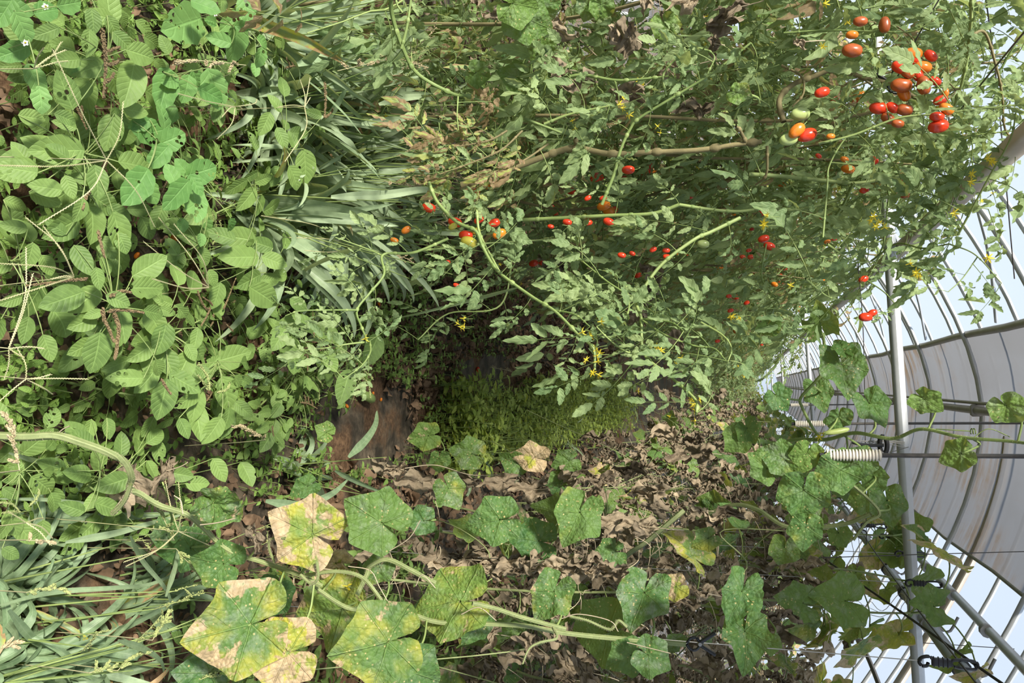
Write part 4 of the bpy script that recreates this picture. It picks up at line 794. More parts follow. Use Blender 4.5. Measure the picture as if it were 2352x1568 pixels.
def tomato_variant(seed, n_sh=38, n_fill=310, dense=1.0, k=5):
    global rng
    save = rng; rng = np.random.default_rng(seed)
    st, lf, fl = MB(), MB(), []
    mains = []
    for i in range(3):
        b = A(U(-.12, .12), U(-.22, .22), 0); z = np.linspace(0, 2.02+U(-.1, .1), 9)
        P = smooth(np.stack([b[0]+np.cumsum(rng.normal(size=9))*.035, b[1]+np.cumsum(rng.normal(size=9))*.045, z], 1), 40); mains.append(P)
        tube(st, P, .0065, M['woody_stem'], r2=.0035, sides=6)
    nodes, dirs = [], []
    for i in range(n_sh):
        P = mains[i % 3]; j = rng.integers(8, 39); p = P[j]; th = U(0, 2*pi); L = U(.22, .52); d = A(cos(th)*.9, sin(th), U(-.1, .9)); d = nz(d)
        t = np.linspace(0, 1, 12)[:, None]; Q = p + L*(d*t + A(0, 0, -1)*t*t*U(.1, .6)) + np.cumsum(rng.normal(size=(12, 3)), 0)*.006
        tube(st, Q, .0032, M['green_stem'], r2=.0014, sides=5); nodes.append(Q[2::2]); dirs.append(np.gradient(Q, axis=0)[2::2])
        if U(0, 1) < .4: fl += [Q[-1]+A(0, 0, .02)+rng.normal(size=3)*.014 for _ in range(2)]
    nd = np.concatenate(nodes); dr = nz(np.concatenate(dirs)); n = len(nd)
    th = U(0, 2*pi, n); dv = nz(dr*.5+np.stack([np.cos(th), np.sin(th), U(-.3, .7, n)], 1)); out_ = nz(np.stack([nd[:, 0]*1.0, nd[:, 1]*0, nd[:, 2]*0+.5], 1))
    compound(lf, nd, dv, nz(out_+rng.normal(size=(n, 3))*.4), U(.09, .19, n), age=np.where(U(0, 1, n) < .12, U(.4, 1, n), U(0, .2, n)), k=k)
    m = n_fill; b = np.stack([U(-.34, .34, m), U(-.33, .33, m), .18+1.9*U(0, 1, m)**.8], 1); th = U(0, 2*pi, m)
    compound(lf, b, nz(np.stack([np.cos(th), np.sin(th), U(-.7, .4, m)], 1)), nz(np.stack([np.sign(b[:, 0])*.6, U(-.5, .2, m), U(.2, 1, m)], 1)), U(.07, .15, m), age=np.where(U(0, 1, m) < .22, U(.4, .9, m), U(0, .3, m)), k=k-2, m=2)
    root = bpy.data.objects.new('tomato_plant', None); root['category'] = 'tomato plant'; root.empty_display_size = .05
    st.build('stems', root); lf.build('leaves', root)
    fr = []
    for i in range(11):
        P = mains[i % 3]; p = P[rng.integers(10, 36)] + A(U(-.25, .30), U(-.2, .2), -.03); 
        for q in range(rng.integers(1, 3)):
            o = bpy.data.objects.new('tomato', TM[['red', 'red', 'red', 'orange', 'unripe'][rng.integers(0, 5)]]); s = U(.022, .030); o.location = tuple(p+rng.normal(size=3)*.022); o.rotation_euler = (U(-.5, .5), U(-.5, .5), 0); o.scale = (s, s, s); o.parent = root
            kx = bpy.data.objects.new('calyx', CALYX); kx.parent = o; fr.append((o, kx))
    for p in fl:
        o = bpy.data.objects.new('flower', FLW); o.location = tuple(p); o.rotation_euler = (U(-1, 1), U(-1, 1), U(0, 6)); o.parent = root; col.objects.link(o)
    rng = save
    col.objects.link(root)
    for o, kx in fr: col.objects.link(o); col.objects.link(kx)
    return root
VAR = [tomato_variant(100+i) for i in range(4)]
ty = [2.15, 2.5, 2.9, 3.3, 3.7, 4.15, 4.6, 5.1, 5.7, 6.3]
tl = ['closest in the row, its sparse stems holding the big red bunch', 'second along the row, around the brown crooked stem', 'third along the row, behind the yellow flower sprays', 'fourth along the row, behind the long drooping vine', 'fifth along the row, under the crossing tie bar', 'sixth along the row, past the tie bar', 'seventh along the row', 'eighth along the row', 'ninth along the row', 'tenth along the row, where single leaves begin to blur']
ROWX = -.80
rows = []
for i, y in enumerate(ty):
    o = VAR[i] if i < 4 else dup(VAR[i % 4])
    x = ROWX - (.32, .20, .12, .06, .02, 0, 0, 0, 0, 0)[i]; o.location = (x, y, float(gz(x, y))-.02); o.rotation_euler = (0, 0, (0 if i % 2 else pi)+U(-.2, .2)*(i > 1)); o.scale = (1, 1, (1.16, 1.13, 1.08, 1.04, 1.0, 1.0, .98, 1.0, .98, 1.0)[i])
    tag(o, 'leafy tomato plant, '+tl[i], 'tomato plant', 'tomato plants in the row'); rows.append(o)
y = 6.9; i = 0
while y < 36:
    x = ROWX+U(-.05, .1); dup(VAR[i % 4], None, location=(x, y, .02), rotation_euler=(0, 0, pi*(i % 2)+U(-.3, .3)), scale=(1.15, 1.5 + y*.02, U(.95, 1.03)), label='far tomato plant merged in the green wall toward the end of the tunnel', group='far tomato plants')
    y += .8 + y*.02; i += 1

# vines, fruit and flowers in plain sight, each on one of the closest plants
def vine(pts, Y0, Y1, wpx, mat='green_stem', parent=None, lab=None, leaves=0, lsz=(.07, .14), age=0.0, w2=None, side=1.0, rr=None):
    n = len(pts); P = np.array([at(x, y, Y=Y0+(Y1-Y0)*i/(n-1)) for i, (x, y) in enumerate(pts)]); org = np.array(parent.location) if parent else A(0, 0, 0)
    # children live in their plant's frame: undo its turn
    Pw = smooth(P, max(16, n*7)); s = vis_scale(P[0])
    mb = MB(); tube(mb, Pw, wpx*s/2, M[mat], r2=(w2 or wpx*.6)*s/2, sides=9)
    for q in range(3, len(Pw)-2, 9):       # swollen nodes
        d = nz(Pw[q+1]-Pw[q-1]); rr_ = wpx*s/2*1.25; tubes(mb, np.stack([Pw[q]-d*rr_*1.4, Pw[q]-d*rr_*.5, Pw[q]+d*rr_*.5, Pw[q]+d*rr_*1.4])[None], np.array([[.5, 1, 1, .5]])*rr_, 8, tint(1), M[mat])
    o = put(mb, 'vine', parent)
    if lab: o['label'] = lab
    if leaves:
        lb = MB(); j = np.linspace(3, len(Pw)-1, leaves).astype(int)+0; j = np.clip(j, 0, len(Pw)-1); tg = nz(np.gradient(Pw, axis=0))[j]
        tc_ = nz(CAM-Pw[j]); sd = nz(np.cross(tg, tc_))*np.where(np.arange(leaves) % 2, 1, -1)[:, None]*side
        d = nz(sd*.9+tg*.25+A(0, 0, -.25)+rng.normal(size=(leaves, 3))*.35)
        compound(lb, Pw[j], d, nz(tc_*.8+UPZ*.4+rng.normal(size=(leaves, 3))*.3), U(lsz[0], lsz[1], leaves), age=age, k=12, m=4, r=rr, curlr=(.1, .6) if age < .3 else (.0, 1.2))
        put(lb, 'vine_leaves', parent)
    return Pw
def put(mb, name, parent):
    o = mb.build(name)
    if parent is not None:
        o.parent = parent; bpy.context.view_layer.update() if False else None
        T = Matrix.LocRotScale(parent.location, parent.rotation_euler, parent.scale).inverted(); o.matrix_parent_inverse = T
    return o
rng = np.random.default_rng(91)
p0, p1, p2_, p3 = rows[0], rows[1], rows[2], rows[3]
for ch in [c for r_ in rows[:2] for c in r_.children if c.name.startswith('tomato')]:
    for k_ in list(ch.children): bpy.data.objects.remove(k_)
    bpy.data.objects.remove(ch)
vine([(900, -30), (900, 30), (925, 110), (960, 170), (1040, 215), (1080, 222), (1160, 255), (1290, 305)], 1.62, 2.0, 11, parent=p0, lab='long smooth yellow-green vine arching over the grass', leaves=5, lsz=(.06, .10))
vine([(922, 112), (935, 60), (945, -10)], 1.62, 1.6, 8, parent=p0)
vine([(925, 30), (912, 10), (908, -20)], 1.61, 1.6, 5, parent=p0)
vine([(1052, 222), (1050, 265), (1053, 300)], 1.75, 1.7, 4, parent=p0, leaves=2, age=.9)
vine([(985, 420), (1005, 465), (1050, 510), (1092, 530), (1108, 565), (1130, 605), (1155, 633), (1220, 680), (1275, 715), (1325, 765), (1362, 800), (1366, 850)], 1.75, 1.6, 9, parent=p1, lab='long vine slanting down to a spray of yellow flowers', leaves=12, lsz=(.06, .13))
vine([(1095, 480), (1100, 530), (1118, 570), (1150, 628)], 1.8, 1.73, 7, parent=p1, leaves=3, lsz=(.05, .1))
vine([(1272, 712), (1320, 722), (1355, 750)], 1.65, 1.6, 5, parent=p1, leaves=2, lsz=(.04, .07))
vine([(1030, 548), (950, 580), (880, 585), (882, 630), (850, 672), (820, 712), (830, 750), (845, 785)], 1.9, 1.7, 7, parent=p1, lab='zigzag vine reaching low over the litter toward the weeds', leaves=9, lsz=(.06, .13))
vine([(820, 712), (750, 712), (690, 714), (655, 725)], 1.75, 1.65, 5, parent=p1, leaves=7, lsz=(.04, .08), w2=2)
vine([(845, 785), (800, 790), (740, 800), (690, 805)], 1.72, 1.6, 5, parent=p1, leaves=7, lsz=(.05, .10), w2=2)
vine([(850, 785), (850, 810), (830, 840), (790, 870)], 1.72, 1.6, 5, parent=p1, leaves=6, lsz=(.05, .11), w2=2)
vine([(880, 588), (840, 570), (770, 545)], 1.85, 1.75, 4, parent=p1, leaves=5, lsz=(.05, .09))
vine([(960, 575), (1040, 568), (1100, 560), (1290, 548)], 1.9, 2.2, 6, parent=p1, leaves=8, lsz=(.07, .12))
vine([(1700, 500), (1634, 532), (1591, 552), (1515, 612), (1465, 690), (1473, 732), (1479, 812), (1532, 858), (1595, 915), (1600, 948)], 1.9, 1.7, 9, parent=p2_, lab='forked vine dropping across the leafy wall to a low flower spray', leaves=13, lsz=(.06, .12))
vine([(1465, 690), (1400, 650), (1350, 610), (1290, 560)], 1.8, 1.9, 5, parent=p2_, leaves=8, lsz=(.06, .12))
vine([(1478, 732), (1540, 740), (1570, 760)], 1.78, 1.7, 5, parent=p2_, leaves=4)
vine([(1476, 735), (1530, 770), (1600, 795), (1640, 800), (1665, 825)], 1.78, 1.7, 5, parent=p2_, leaves=7, lsz=(.06, .11))
vine([(1478, 812), (1440, 808), (1400, 780), (1370, 750)], 1.76, 1.7, 5, parent=p2_, leaves=6)
vine([(1440, 725), (1445, 700), (1437, 655)], 1.85, 1.9, 5, parent=p2_, leaves=4)
vine([(1060, 425), (1120, 405), (1200, 378), (1290, 345), (1330, 340), (1400, 353), (1480, 350), (1600, 345), (1690, 332), (1750, 325)], 1.95, 1.95, 15, 'woody_stem', p1, 'thick crooked brown stem running up through the foliage', w2=10)
vine([(1325, 340), (1322, 320)], 1.95, 1.93, 10, 'woody_stem', p1)
vine([(1715, 330), (1700, 300), (1690, 290)], 1.95, 1.9, 9, 'woody_stem', p1)
vine([(1762, 335), (1760, 400), (1735, 425)], 1.95, 2.0, 7, 'woody_stem', p1)
vine([(1382, 470), (1410, 400), (1425, 345), (1447, 297), (1470, 270), (1560, 215), (1640, 165), (1725, 98)], 1.8, 1.75, 8, parent=p1, lab='straight green shoot crossing in front of the brown stem', leaves=6, lsz=(.06, .12))
vine([(1250, 285), (1310, 262), (1400, 243)], 1.8, 1.8, 7, parent=p1, leaves=4)
vine([(1290, 180), (1340, 172), (1410, 184), (1470, 182), (1535, 175)], 1.85, 1.85, 8, parent=p0, leaves=3, lsz=(.07, .12))
vine([(1365, 172), (1390, 145), (1385, 128)], 1.85, 1.8, 5, parent=p0)
vine([(1412, 186), (1420, 215), (1422, 235)], 1.85, 1.82, 4, parent=p0)
vine([(1530, 220), (1524, 170), (1560, 130), (1600, 110), (1640, 128), (1625, 170)], 1.75, 1.75, 6, parent=p0, leaves=9, lsz=(.07, .12))
vine([(1800, 280), (1790, 230), (1820, 195), (1870, 175), (1920, 160), (1985, 178), (2050, 195), (2120, 235)], 1.9, 1.95, 13, 'woody_stem', p0, 'olive stem arching up to the clip in the red bunch', w2=9)
vine([(1795, 150), (1840, 175), (1845, 215), (1820, 245)], 1.9, 1.9, 6, 'woody_stem', p0)
vine([(1200, 505), (1300, 500), (1400, 495), (1500, 490), (1560, 470)], 2.0, 2.0, 9, parent=p1, leaves=5, w2=8)
vine([(1560, 470), (1640, 482), (1700, 485), (1760, 478), (1830, 482), (1900, 465), (1960, 445)], 2.0, 2.1, 8, parent=p1, leaves=6)
vine([(1720, 400), (1800, 405), (1900, 415), (1970, 420), (2060, 405), (2100, 402)], 2.0, 2.1, 10, parent=p1, w2=6, leaves=4)
vine([(1960, 420), (1930, 480), (1880, 530), (1760, 600), (1670, 640)], 2.05, 2.3, 7, parent=p1, leaves=5)
vine([(2232, -20), (2230, 60), (2222, 130), (2210, 190), (2190, 250)], 1.8, 1.9, 10, parent=p0, leaves=4)
vine([(2225, 85), (2262, 75), (2290, 160), (2302, 220), (2310, 300), (2352, 330)], 1.8, 1.9, 7, 'woody_stem', p0, leaves=5)
vine([(1880, 330), (1960, 310), (2060, 272), (2150, 262), (2250, 250), (2340, 240)], 1.8, 1.8, 6, parent=p0, lab='green shoot crossing right below the red bunch', leaves=7)
vine([(1890, 545), (1900, 430), (1905, 380), (1940, 320), (1985, 285)], 1.85, 1.85, 5, parent=p0, leaves=3)
vine([(2200, 540), (2270, 410), (2320, 320), (2335, 250)], 1.9, 1.7, 5, parent=p0, leaves=5, lsz=(.08, .14))
vine([(1800, 76), (1900, 70), (2010, 72), (2100, 70), (2180, 20)], 1.85, 1.8, 5, parent=p0, leaves=6)
vine([(2180, 560), (2240, 585), (2300, 650)], 1.9, 1.85, 3.5, parent=p1, leaves=2, lsz=(.06, .09), w2=2)
vine([(2245, 590), (2210, 640), (2178, 670)], 1.9, 1.85, 3, parent=p1, leaves=4, lsz=(.05, .08), w2=2)
vine([(2000, 600), (2060, 560), (2120, 570), (2180, 560)], 2.1, 1.95, 5, parent=p1, leaves=6, lsz=(.06, .1))
vine([(1985, 640), (2030, 670), (2062, 705)], 2.4, 2.35, 3.5, parent=p2_, leaves=2, lsz=(.05, .08))
vine([(2050, 715), (2020, 722), (2005, 727)], 2.4, 2.35, 2.5, parent=p2_)
vine([(1610, 740), (1660, 770), (1680, 800), (1672, 830)], 2.0, 1.95, 5, parent=p2_, leaves=4)
vine([(1760, 560), (1750, 640), (1790, 700), (1760, 710)], 2.2, 2.1, 4, parent=p2_, leaves=5)
# curled, browning leaves by the grass tips
vine([(1165, 300), (1130, 320), (1090, 330), (1000, 345), (960, 350)], 1.8, 1.75, 5, 'woody_stem', p0, leaves=8, lsz=(.07, .11), age=.62)
vine([(1200, 300), (1150, 345), (1080, 375), (1010, 400)], 1.8, 1.75, 5, 'woody_stem', p0, leaves=8, lsz=(.07, .11), age=.75)
vine([(1260, 330), (1200, 370), (1130, 400), (1100, 420)], 1.85, 1.8, 5, 'woody_stem', p0, leaves=7, lsz=(.08, .12), age=.45)
vine([(1180, 560), (1150, 700), (1030, 720), (960, 780)], 2.8, 2.6, 5, parent=p2_, leaves=10, lsz=(.08, .13), rr=.2)
def sprays(parent, lst, Y):
    for x, y, n in lst:
        c = at(x, y, Y=Y)
        for _ in range(n):
            mb = MB(); flowers(mb, c+rng.normal(size=3)*(.009 if n > 1 else 0), 1, 0, .011); put(mb, 'flower', parent)
sprays(p0, [(1415, 232, 2), (1430, 248, 1), (1445, 262, 1), (1517, 305, 1), (1510, 290, 1), (1895, 8, 1), (1890, 106, 1), (2240, 400, 2), (2262, 380, 2), (2280, 370, 1)], 1.78)
sprays(p1, [(1381, 738, 1), (1378, 803, 3), (1380, 838, 2), (1358, 825, 2), (1355, 765, 2), (838, 778, 1), (1762, 495, 1), (1760, 518, 2), (2190, 490, 1), (2270, 592, 1)], 1.58)
sprays(p2_, [(1603, 928, 2), (1595, 943, 3), (1565, 822, 1), (1555, 837, 1), (1505, 805, 4), (1690, 727, 3), (1815, 655, 1), (2090, 605, 1), (2112, 620, 2), (2098, 632, 1), (2000, 498, 2), (2012, 520, 3), (1065, 748, 4)], 1.75)
T0 = [(1957, 116, 42, 'rotten', 5), (1976, 49, 30, 'rotten', 0), (1957, 80, 26, 'orange', 0), (2032, 57, 34, 'rotten', 90), (2086, 136, 44, 'red', 10), (2096, 124, 40, 'orange', 0), (2138, 128, 30, 'red', 40), (2068, 155, 38, 'red', 20), (2084, 168, 30, 'rotten', 30), (2120, 154, 36, 'orange', 10), (2108, 172, 30, 'red', 60), (2070, 196, 44, 'rotten', 5), (2076, 214, 36, 'orange', 60),
      (2122, 196, 40, 'rotten', 80), (2148, 186, 26, 'red', 30), (2018, 248, 38, 'red', 5), (2050, 247, 30, 'red', 30), (2077, 252, 36, 'rotten', 10), (2039, 272, 30, 'rotten', 30), (2062, 284, 26, 'rotten', 10), (2160, 230, 30, 'red', -20), (2174, 250, 32, 'orange', 30), (2152, 268, 30, 'red', 0), (2155, 290, 42, 'red', -10), (2172, 212, 20, 'orange', 90),
      (1888, 212, 32, 'red', -15), (1838, 262, 40, 'unripe', -5), (1830, 300, 38, 'orange', -40), (1853, 310, 42, 'red', -15), (1811, 320, 38, 'unripe', -10), (1908, 313, 18, 'orange', 0)]
for x, y, px, c, a in T0: tomato(p0, x, y, px, c, 1.79+U(-.02, .03), ang=a)
for (x, y), (tx, ty_) in (((2090, 130), (2060, 60)), ((2070, 196), (2040, 190)), ((2050, 247), (2075, 225)), ((2160, 240), (2180, 190)), ((2122, 190), (2100, 120)), ((1957, 116), (1985, 100)), ((1976, 49), (2000, 60)), ((1853, 305), (1890, 318)), ((1838, 262), (1870, 250))):
    mb = MB(); a, b = at(x, y, Y=1.87), at(tx, ty_, Y=1.9); tube(mb, [a, a*.5+b*.5+A(0, 0, .02), b], .0014, M['woody_stem'], k=10, sides=5)
    put(mb, 'truss', p0)
T1 = [(2005, 368, 24, 'red'), (2075, 420, 26, 'rotten'), (2076, 447, 24, 'rotten'), (1985, 437, 20, 'red'), (1880, 358, 14, 'red'), (1940, 366, 18, 'orange'), (1443, 390, 27, 'red'), (985, 477, 30, 'red'), (1045, 510, 30, 'red'), (1070, 540, 30, 'red'), (1077, 556, 36, 'half'), (1092, 531, 22, 'half'), (1100, 505, 22, 'red'), (1135, 512, 26, 'red'), (1147, 537, 30, 'orange'), (1040, 520, 20, 'half'),
      (906, 552, 18, 'orange'), (933, 528, 22, 'orange'), (868, 526, 28, 'unripe'), (1398, 509, 24, 'red'), (1350, 511, 20, 'red'), (1303, 510, 20, 'red'), (1385, 455, 16, 'red'), (1350, 455, 16, 'red'), (1428, 586, 18, 'red'), (1532, 590, 18, 'red'), (1530, 575, 16, 'red'), (1500, 573, 16, 'red'), (1452, 582, 14, 'red'), (1027, 602, 14, 'red'), (1048, 655, 14, 'red'), (1240, 657, 16, 'red'), (1265, 520, 14, 'red')]
for x, y, px, c in T1: tomato(p1, x, y, px, c, 1.98+U(-.08, .05), ang=U(-30, 30))
T2 = [(1754, 548, 24, 'red'), (1767, 565, 25, 'red'), (1725, 590, 15, 'red'), (1706, 590, 13, 'red'), (1720, 575, 12, 'red'), (1660, 580, 20, 'unripe'), (1615, 560, 26, 'unripe'), (1678, 646, 13, 'unripe'), (1983, 641, 21, 'red'), (2003, 719, 22, 'red'), (1988, 728, 28, 'red'), (1995, 722, 16, 'red'), (1678, 713, 13, 'red'), (1648, 783, 11, 'red'), (1511, 803, 9, 'red'), (1674, 680, 12, 'red'), (1795, 605, 14, 'orange'), (1915, 548, 14, 'red'), (1900, 555, 14, 'orange')]
for x, y, px, c in T2: tomato(p2_, x, y, px, c, 2.3+U(-.05, .03), ang=U(-25, 25) if px != 28 else 0)
# fallen fruit, each a thing of its own
FALL = [(1115, 848, 12, 'red', 'single red tomato lying on bare film beside a fallen tan panicle'), (832, 905, 11, 'red', 'red fallen tomato touching the small cucumber'), (812, 895, 9, 'red', 'small red fallen tomato half under the narrow holed leaf'), (797, 910, 9, 'red', 'red fallen tomato in the shade of the narrow holed leaf'), (845, 888, 9, 'red', 'little red tomato above the fallen cucumber'), (811, 932, 10, 'orange', 'orange crushed fruit at the lit edge of the bare film'), (869, 903, 8, 'orange', 'orange fruit past the fallen cucumber'), (893, 917, 8, 'orange', 'orange scrap of fruit by the dry leaves on the film'), (880, 712, 11, 'red', 'red fallen tomato on litter under the zigzag vine'), (884, 699, 10, 'orange', 'orange fruit beside the red one under the zigzag vine'),
        (380, 545, 24, 'orange', 'orange fruit glowing between weed stems'), (312, 587, 16, 'orange', 'small orange-red fruit deep among round weed leaves'), (410, 610, 20, 'orange', 'orange fruit under the small four-leaved weed'), (955, 645, 11, 'orange', 'orange bit of fruit low behind the tomato leaves'), (592, 942, 18, 'unripe', 'pale green fruit lying by the tan panicle and weeds'), (1030, 652, 14, 'red', 'red tomato lying in litter beyond the twisting blade')]
for x, y, px, c, lab in FALL:
    p = at(x, y, z=.05); o = tomato(None, x, y, px, c, 0, pos=p, ang=U(40, 140)); o.name = 'fallen_tomato'; tag(o, lab, 'tomato')
    o.location[2] = float(gz(p[0], p[1])) + o.scale[0]*.55
def cucumber(c, ax, L, r, lab=None, parent=None, name='cucumber'):
    ax = nz(A(*ax)); t = np.linspace(0, 1, 16); sd = nz(np.cross(ax, UPZ)+.01); P = c + ax*(t[:, None]-.5)*L + UPZ*(.10*L*np.sin(t*pi))[:, None]; R = r*np.maximum(.08, np.sin(np.clip(t*.96+.02, 0, 1)*pi)**.35)
    mb = MB(); tubes(mb, P[None], R[None], 12, tint(1), M['cuke']); o = put(mb, name, parent)
    if lab: tag(o, lab, 'cucumber')
    return o
c = at(842, 912, z=.05); c[2] = gz(c[0], c[1])+.03; cucumber(c, (.25, .9, 0), .11, .020, 'short green cucumber lying among fallen tomatoes on the litter', name='fallen_cucumber')

# ------------------------------------------------------------------ cucumber rows
rng = np.random.default_rng(47)
def cuke_variant(seed, ndry=64, ngreen=22, k_dry_top=1.75, zt=2.0, hi=False):
    global rng
    save = rng; rng = np.random.default_rng(seed)
    z = np.linspace(0, zt, 10); P = smooth(np.stack([rng.normal(size=10)*.02, rng.normal(size=10)*.02, z], 1), 50)
    st = MB(); tube(st, P, .0055, M['hairy_stem'], r2=.003, sides=7)
    for i in range(4):
        j = rng.integers(12, 46); q = P[j]; th = U(0, 6.28); L = U(.3, .7); Q = smooth([q, q+A(cos(th)*.1, sin(th)*.15, .12), q+A(cos(th)*.2, sin(th)*L*.5, U(-.1, .3)), q+A(cos(th)*.2, sin(th)*L, U(-.4, .4))], 20); tube(st, Q, .003, M['hairy_stem'], r2=.0015, sides=5)
    for i in range(14):
        q = P[rng.integers(8, 49)]; Q = q+np.cumsum(rng.normal(size=(9, 3))*.02+A(0, 0, -.012), 0); tube(st, np.vstack([q, Q]), .0009, M['dry_stem'], k=24, sides=4)
    # withered, folded leaves
    j = rng.integers(6, int(50*k_dry_top/2.0), ndry); th = U(0, 6.28, ndry); off = np.stack([np.cos(th)*U(.03, .16, ndry), np.sin(th)*U(.03, .26, ndry), U(-.06, .03, ndry)], 1)
    b = P[j]+off; dl = MB(); d = nz(np.stack([np.cos(th)*.25, np.sin(th)*.35, -U(.6, 1.1, ndry)], 1)); N = nz(np.stack([np.cos(th), np.sin(th), U(-.2, .4, ndry)], 1)+rng.normal(size=(ndry, 3))*.35)
    petioles(dl, P[j], b, .0013, M['dry_stem'], .12, 6, 4)
    palm(dl, b, d, N, U(.07, .14, ndry), M['dry_leaf'], crumple=U(.7, 1.3, ndry), droop=U(.1, .9, ndry), fold=U(-.3, .6, ndry), wave=.25, hi=True)
    gl_ = MB(); n = ngreen; j = np.where(U(0, 1, n) < .6, rng.integers(32, 50, n), rng.integers(8, 50, n)); th = U(0, 6.28, n); off = np.stack([np.cos(th)*U(.06, .16, n), np.sin(th)*U(.06, .22, n), U(-.02, .10, n)], 1); b = P[j]+off
    petioles(st, P[j], b, .0023, M['green_stem'], .12, 8, 5)
    d = nz(np.stack([np.cos(th)*.6, np.sin(th)*.6, -U(.1, .9, n)], 1)); N = nz(np.stack([np.cos(th)*.6, np.sin(th)*.4-.3, U(.3, 1, n)], 1))
    palm(gl_, b, d, N, U(.09, .17, n), M['cuke_leaf'], age=np.where(U(0, 1, n) < .5, U(.3, .7, n), U(0, .25, n)), droop=U(.2, .9, n), fold=U(.0, .5, n), crumple=U(0, .25, n))
    root = bpy.data.objects.new('cucumber_plant', None); col.objects.link(root); root.empty_display_size = .05; root['category'] = 'cucumber plant'
    st.build('stems', root); dl.build('withered_leaves', root)['label'] = 'withered brown leaves'; gl_.build('leaves', root)['label'] = 'yellow-spotted green leaves'
    rng = save; return root
CV = [cuke_variant(300), cuke_variant(301, 70, 20), cuke_variant(302, 56, 26), cuke_variant(303, 84, 9, 1.95)]
cy = [2.50, 2.95, 3.4, 3.85, 4.3, 4.8, 5.3, 5.9, 6.5]
cl = ['first to hang full of withered leaves, by the small grey clip', 'second in the row, with brown folded leaves facing the aisle', 'third in the row, behind the thick green stem', 'fourth in the row, brown below and green on top', 'fifth in the row, near the first cream cylinder', 'sixth in the row', 'seventh in the row', 'eighth in the row', 'ninth in the row, before the plants blur together']
for i, yy_ in enumerate(cy):
    o = CV[i] if i < 4 else dup(CV[i % 4]); x = .64 + U(-.03, .03); o.location = (x, yy_, float(gz(x, yy_))); o.rotation_euler = (0, 0, i*1.3); o.scale = (1, 1, .97)
    tag(o, 'half-withered cucumber plant, '+cl[i], 'cucumber plant', 'cucumber plants along the aisle')
y, i = 7.2, 0
while y < 34:
    dup(CV[i % 3], None, location=(.60+U(-.05, .08), y, .08), rotation_euler=(0, 0, i*1.7), scale=(1.1, 1.3+y*.02, .96), label='far cucumber plant in the brown and green wall along the aisle', group='far cucumber plants'); y += .75+y*.03; i += 1
y, i = 1.9, 0
while y < 22:
    dup(CV[3 if i % 3 else 1], None, location=(1.45+U(-.08, .08), y, .02), rotation_euler=(0, 0, i*2.1), scale=(1.1, 1.2+y*.03, .84 if y < 4 else .92), label=('mostly brown cucumber plant in the second row, '+('at the frame edge by the open clip', 'next past the open clip', 'under the crossing black cable', 'below the dark slanting rod', 'beside the third twine')[i]) if i < 5 else 'mostly brown cucumber plant farther down the second row', group='second row of withered cucumbers'); y += .42+y*.05; i += 1
y, i = 2.3, 0
while y < 22:
    dup(CV[i % 3], None, location=(-1.65+U(-.1, .1), y, .1), rotation_euler=(0, 0, i*2.1), scale=(1.35, 1.3+y*.03, .92), label=('cucumber plant behind the tomatoes, '+('under the upper border by the black clip', 'behind the brown crumpled leaves', 'behind the crooked brown stem', 'near the bright gap of sky')[i]) if i < 4 else 'cucumber plant farther along behind the tomatoes', group='cucumbers behind the tomato row'); y += .42+y*.05; i += 1

# the closest cucumber plants: stems and big leaves in plain sight
c0 = A(.60, 1.66, 0.0); c0[2] = float(gz(c0[0], c0[1]))
q0 = empty('cucumber_plant', c0, 'closest cucumber plant, with the biggest blotched leaves, climbing to the open black clip', 'cucumber plant', 'cucumber plants along the aisle')
q1 = empty('cucumber_plant', at(0, 1003, z=.3)*A(1, 1, 0)+A(0, 0, .05), 'old thick pale hairy cucumber vine bent over the weeds at the low edge', 'cucumber plant')
q2 = empty('cucumber_plant', (.52, 2.25, float(gz(.52, 2.25))), 'cucumber vine with fresh spotted leaves reaching toward the tie bar and sky', 'cucumber plant')
def cvine(pts, Y0, Y1, wpx, par, mat='hairy_stem', lab=None, w2=None):
    n = len(pts); P = np.array([at(x, y, Y=Y0+(Y1-Y0)*i/(n-1)) for i, (x, y) in enumerate(pts)]); Q = smooth(P, n*8); s = vis_scale(P[0]); k = len(Q)
    R = np.linspace(wpx, w2 or wpx, k)*s/2; mb = MB()
    t_ = nz(np.gradient(Q, axis=0)); a = nz(np.cross(t_, A(.3, .9, .2))); b = np.cross(t_, a); th = np.linspace(0, 2*pi, 21)
    rd = R[:, None]*(1+.16*np.cos(th*5))[None]; V = Q[:, None]+(a[:, None]*np.cos(th)[None, :, None]+b[:, None]*np.sin(th)[None, :, None])*rd[..., None]
    T_ = np.tile(np.stack([.35+.6*(np.cos(th*5) > .2), th*0, th*0, th*0+1], 1), (k, 1)); mb.add(V, gridq(1, k, 21), None, T_, M[mat])
    m = int(k*9); i = rng.integers(0, k-1, m); ph = U(0, 6.28, m); d = a[i]*np.cos(ph)[:, None]+b[i]*np.sin(ph)[:, None]; st_ = Q[i]+d*R[i][:, None]
    tubes(mb, np.stack([st_, st_+d*.0022], 1), np.tile([.00022, .00008], (m, 1)), 3, tint(m), M['dry_stem'])
    o = put(mb, 'vine', par)
    if lab: o['label'] = lab
    return Q
def tendril(pts, Y, par, w=2.2, mat='dry_stem', coil=0):
    P = np.array([at(x, y, Y=Y) for x, y in pts]); Q = smooth(P, len(pts)*10); mb = MB(); tube(mb, Q, w*vis_scale(P[0])/2, M[mat], sides=5)
    if coil:
        e = Q[-1]; t_ = np.linspace(0, coil*6.28, coil*14); tube(mb, np.stack([e[0]+.006*np.cos(t_), e[1]+.006*np.sin(t_), e[2]+t_*.0007], 1), w*vis_scale(P[0])/2.4, M[mat], sides=5)
    put(mb, 'tendril', par)
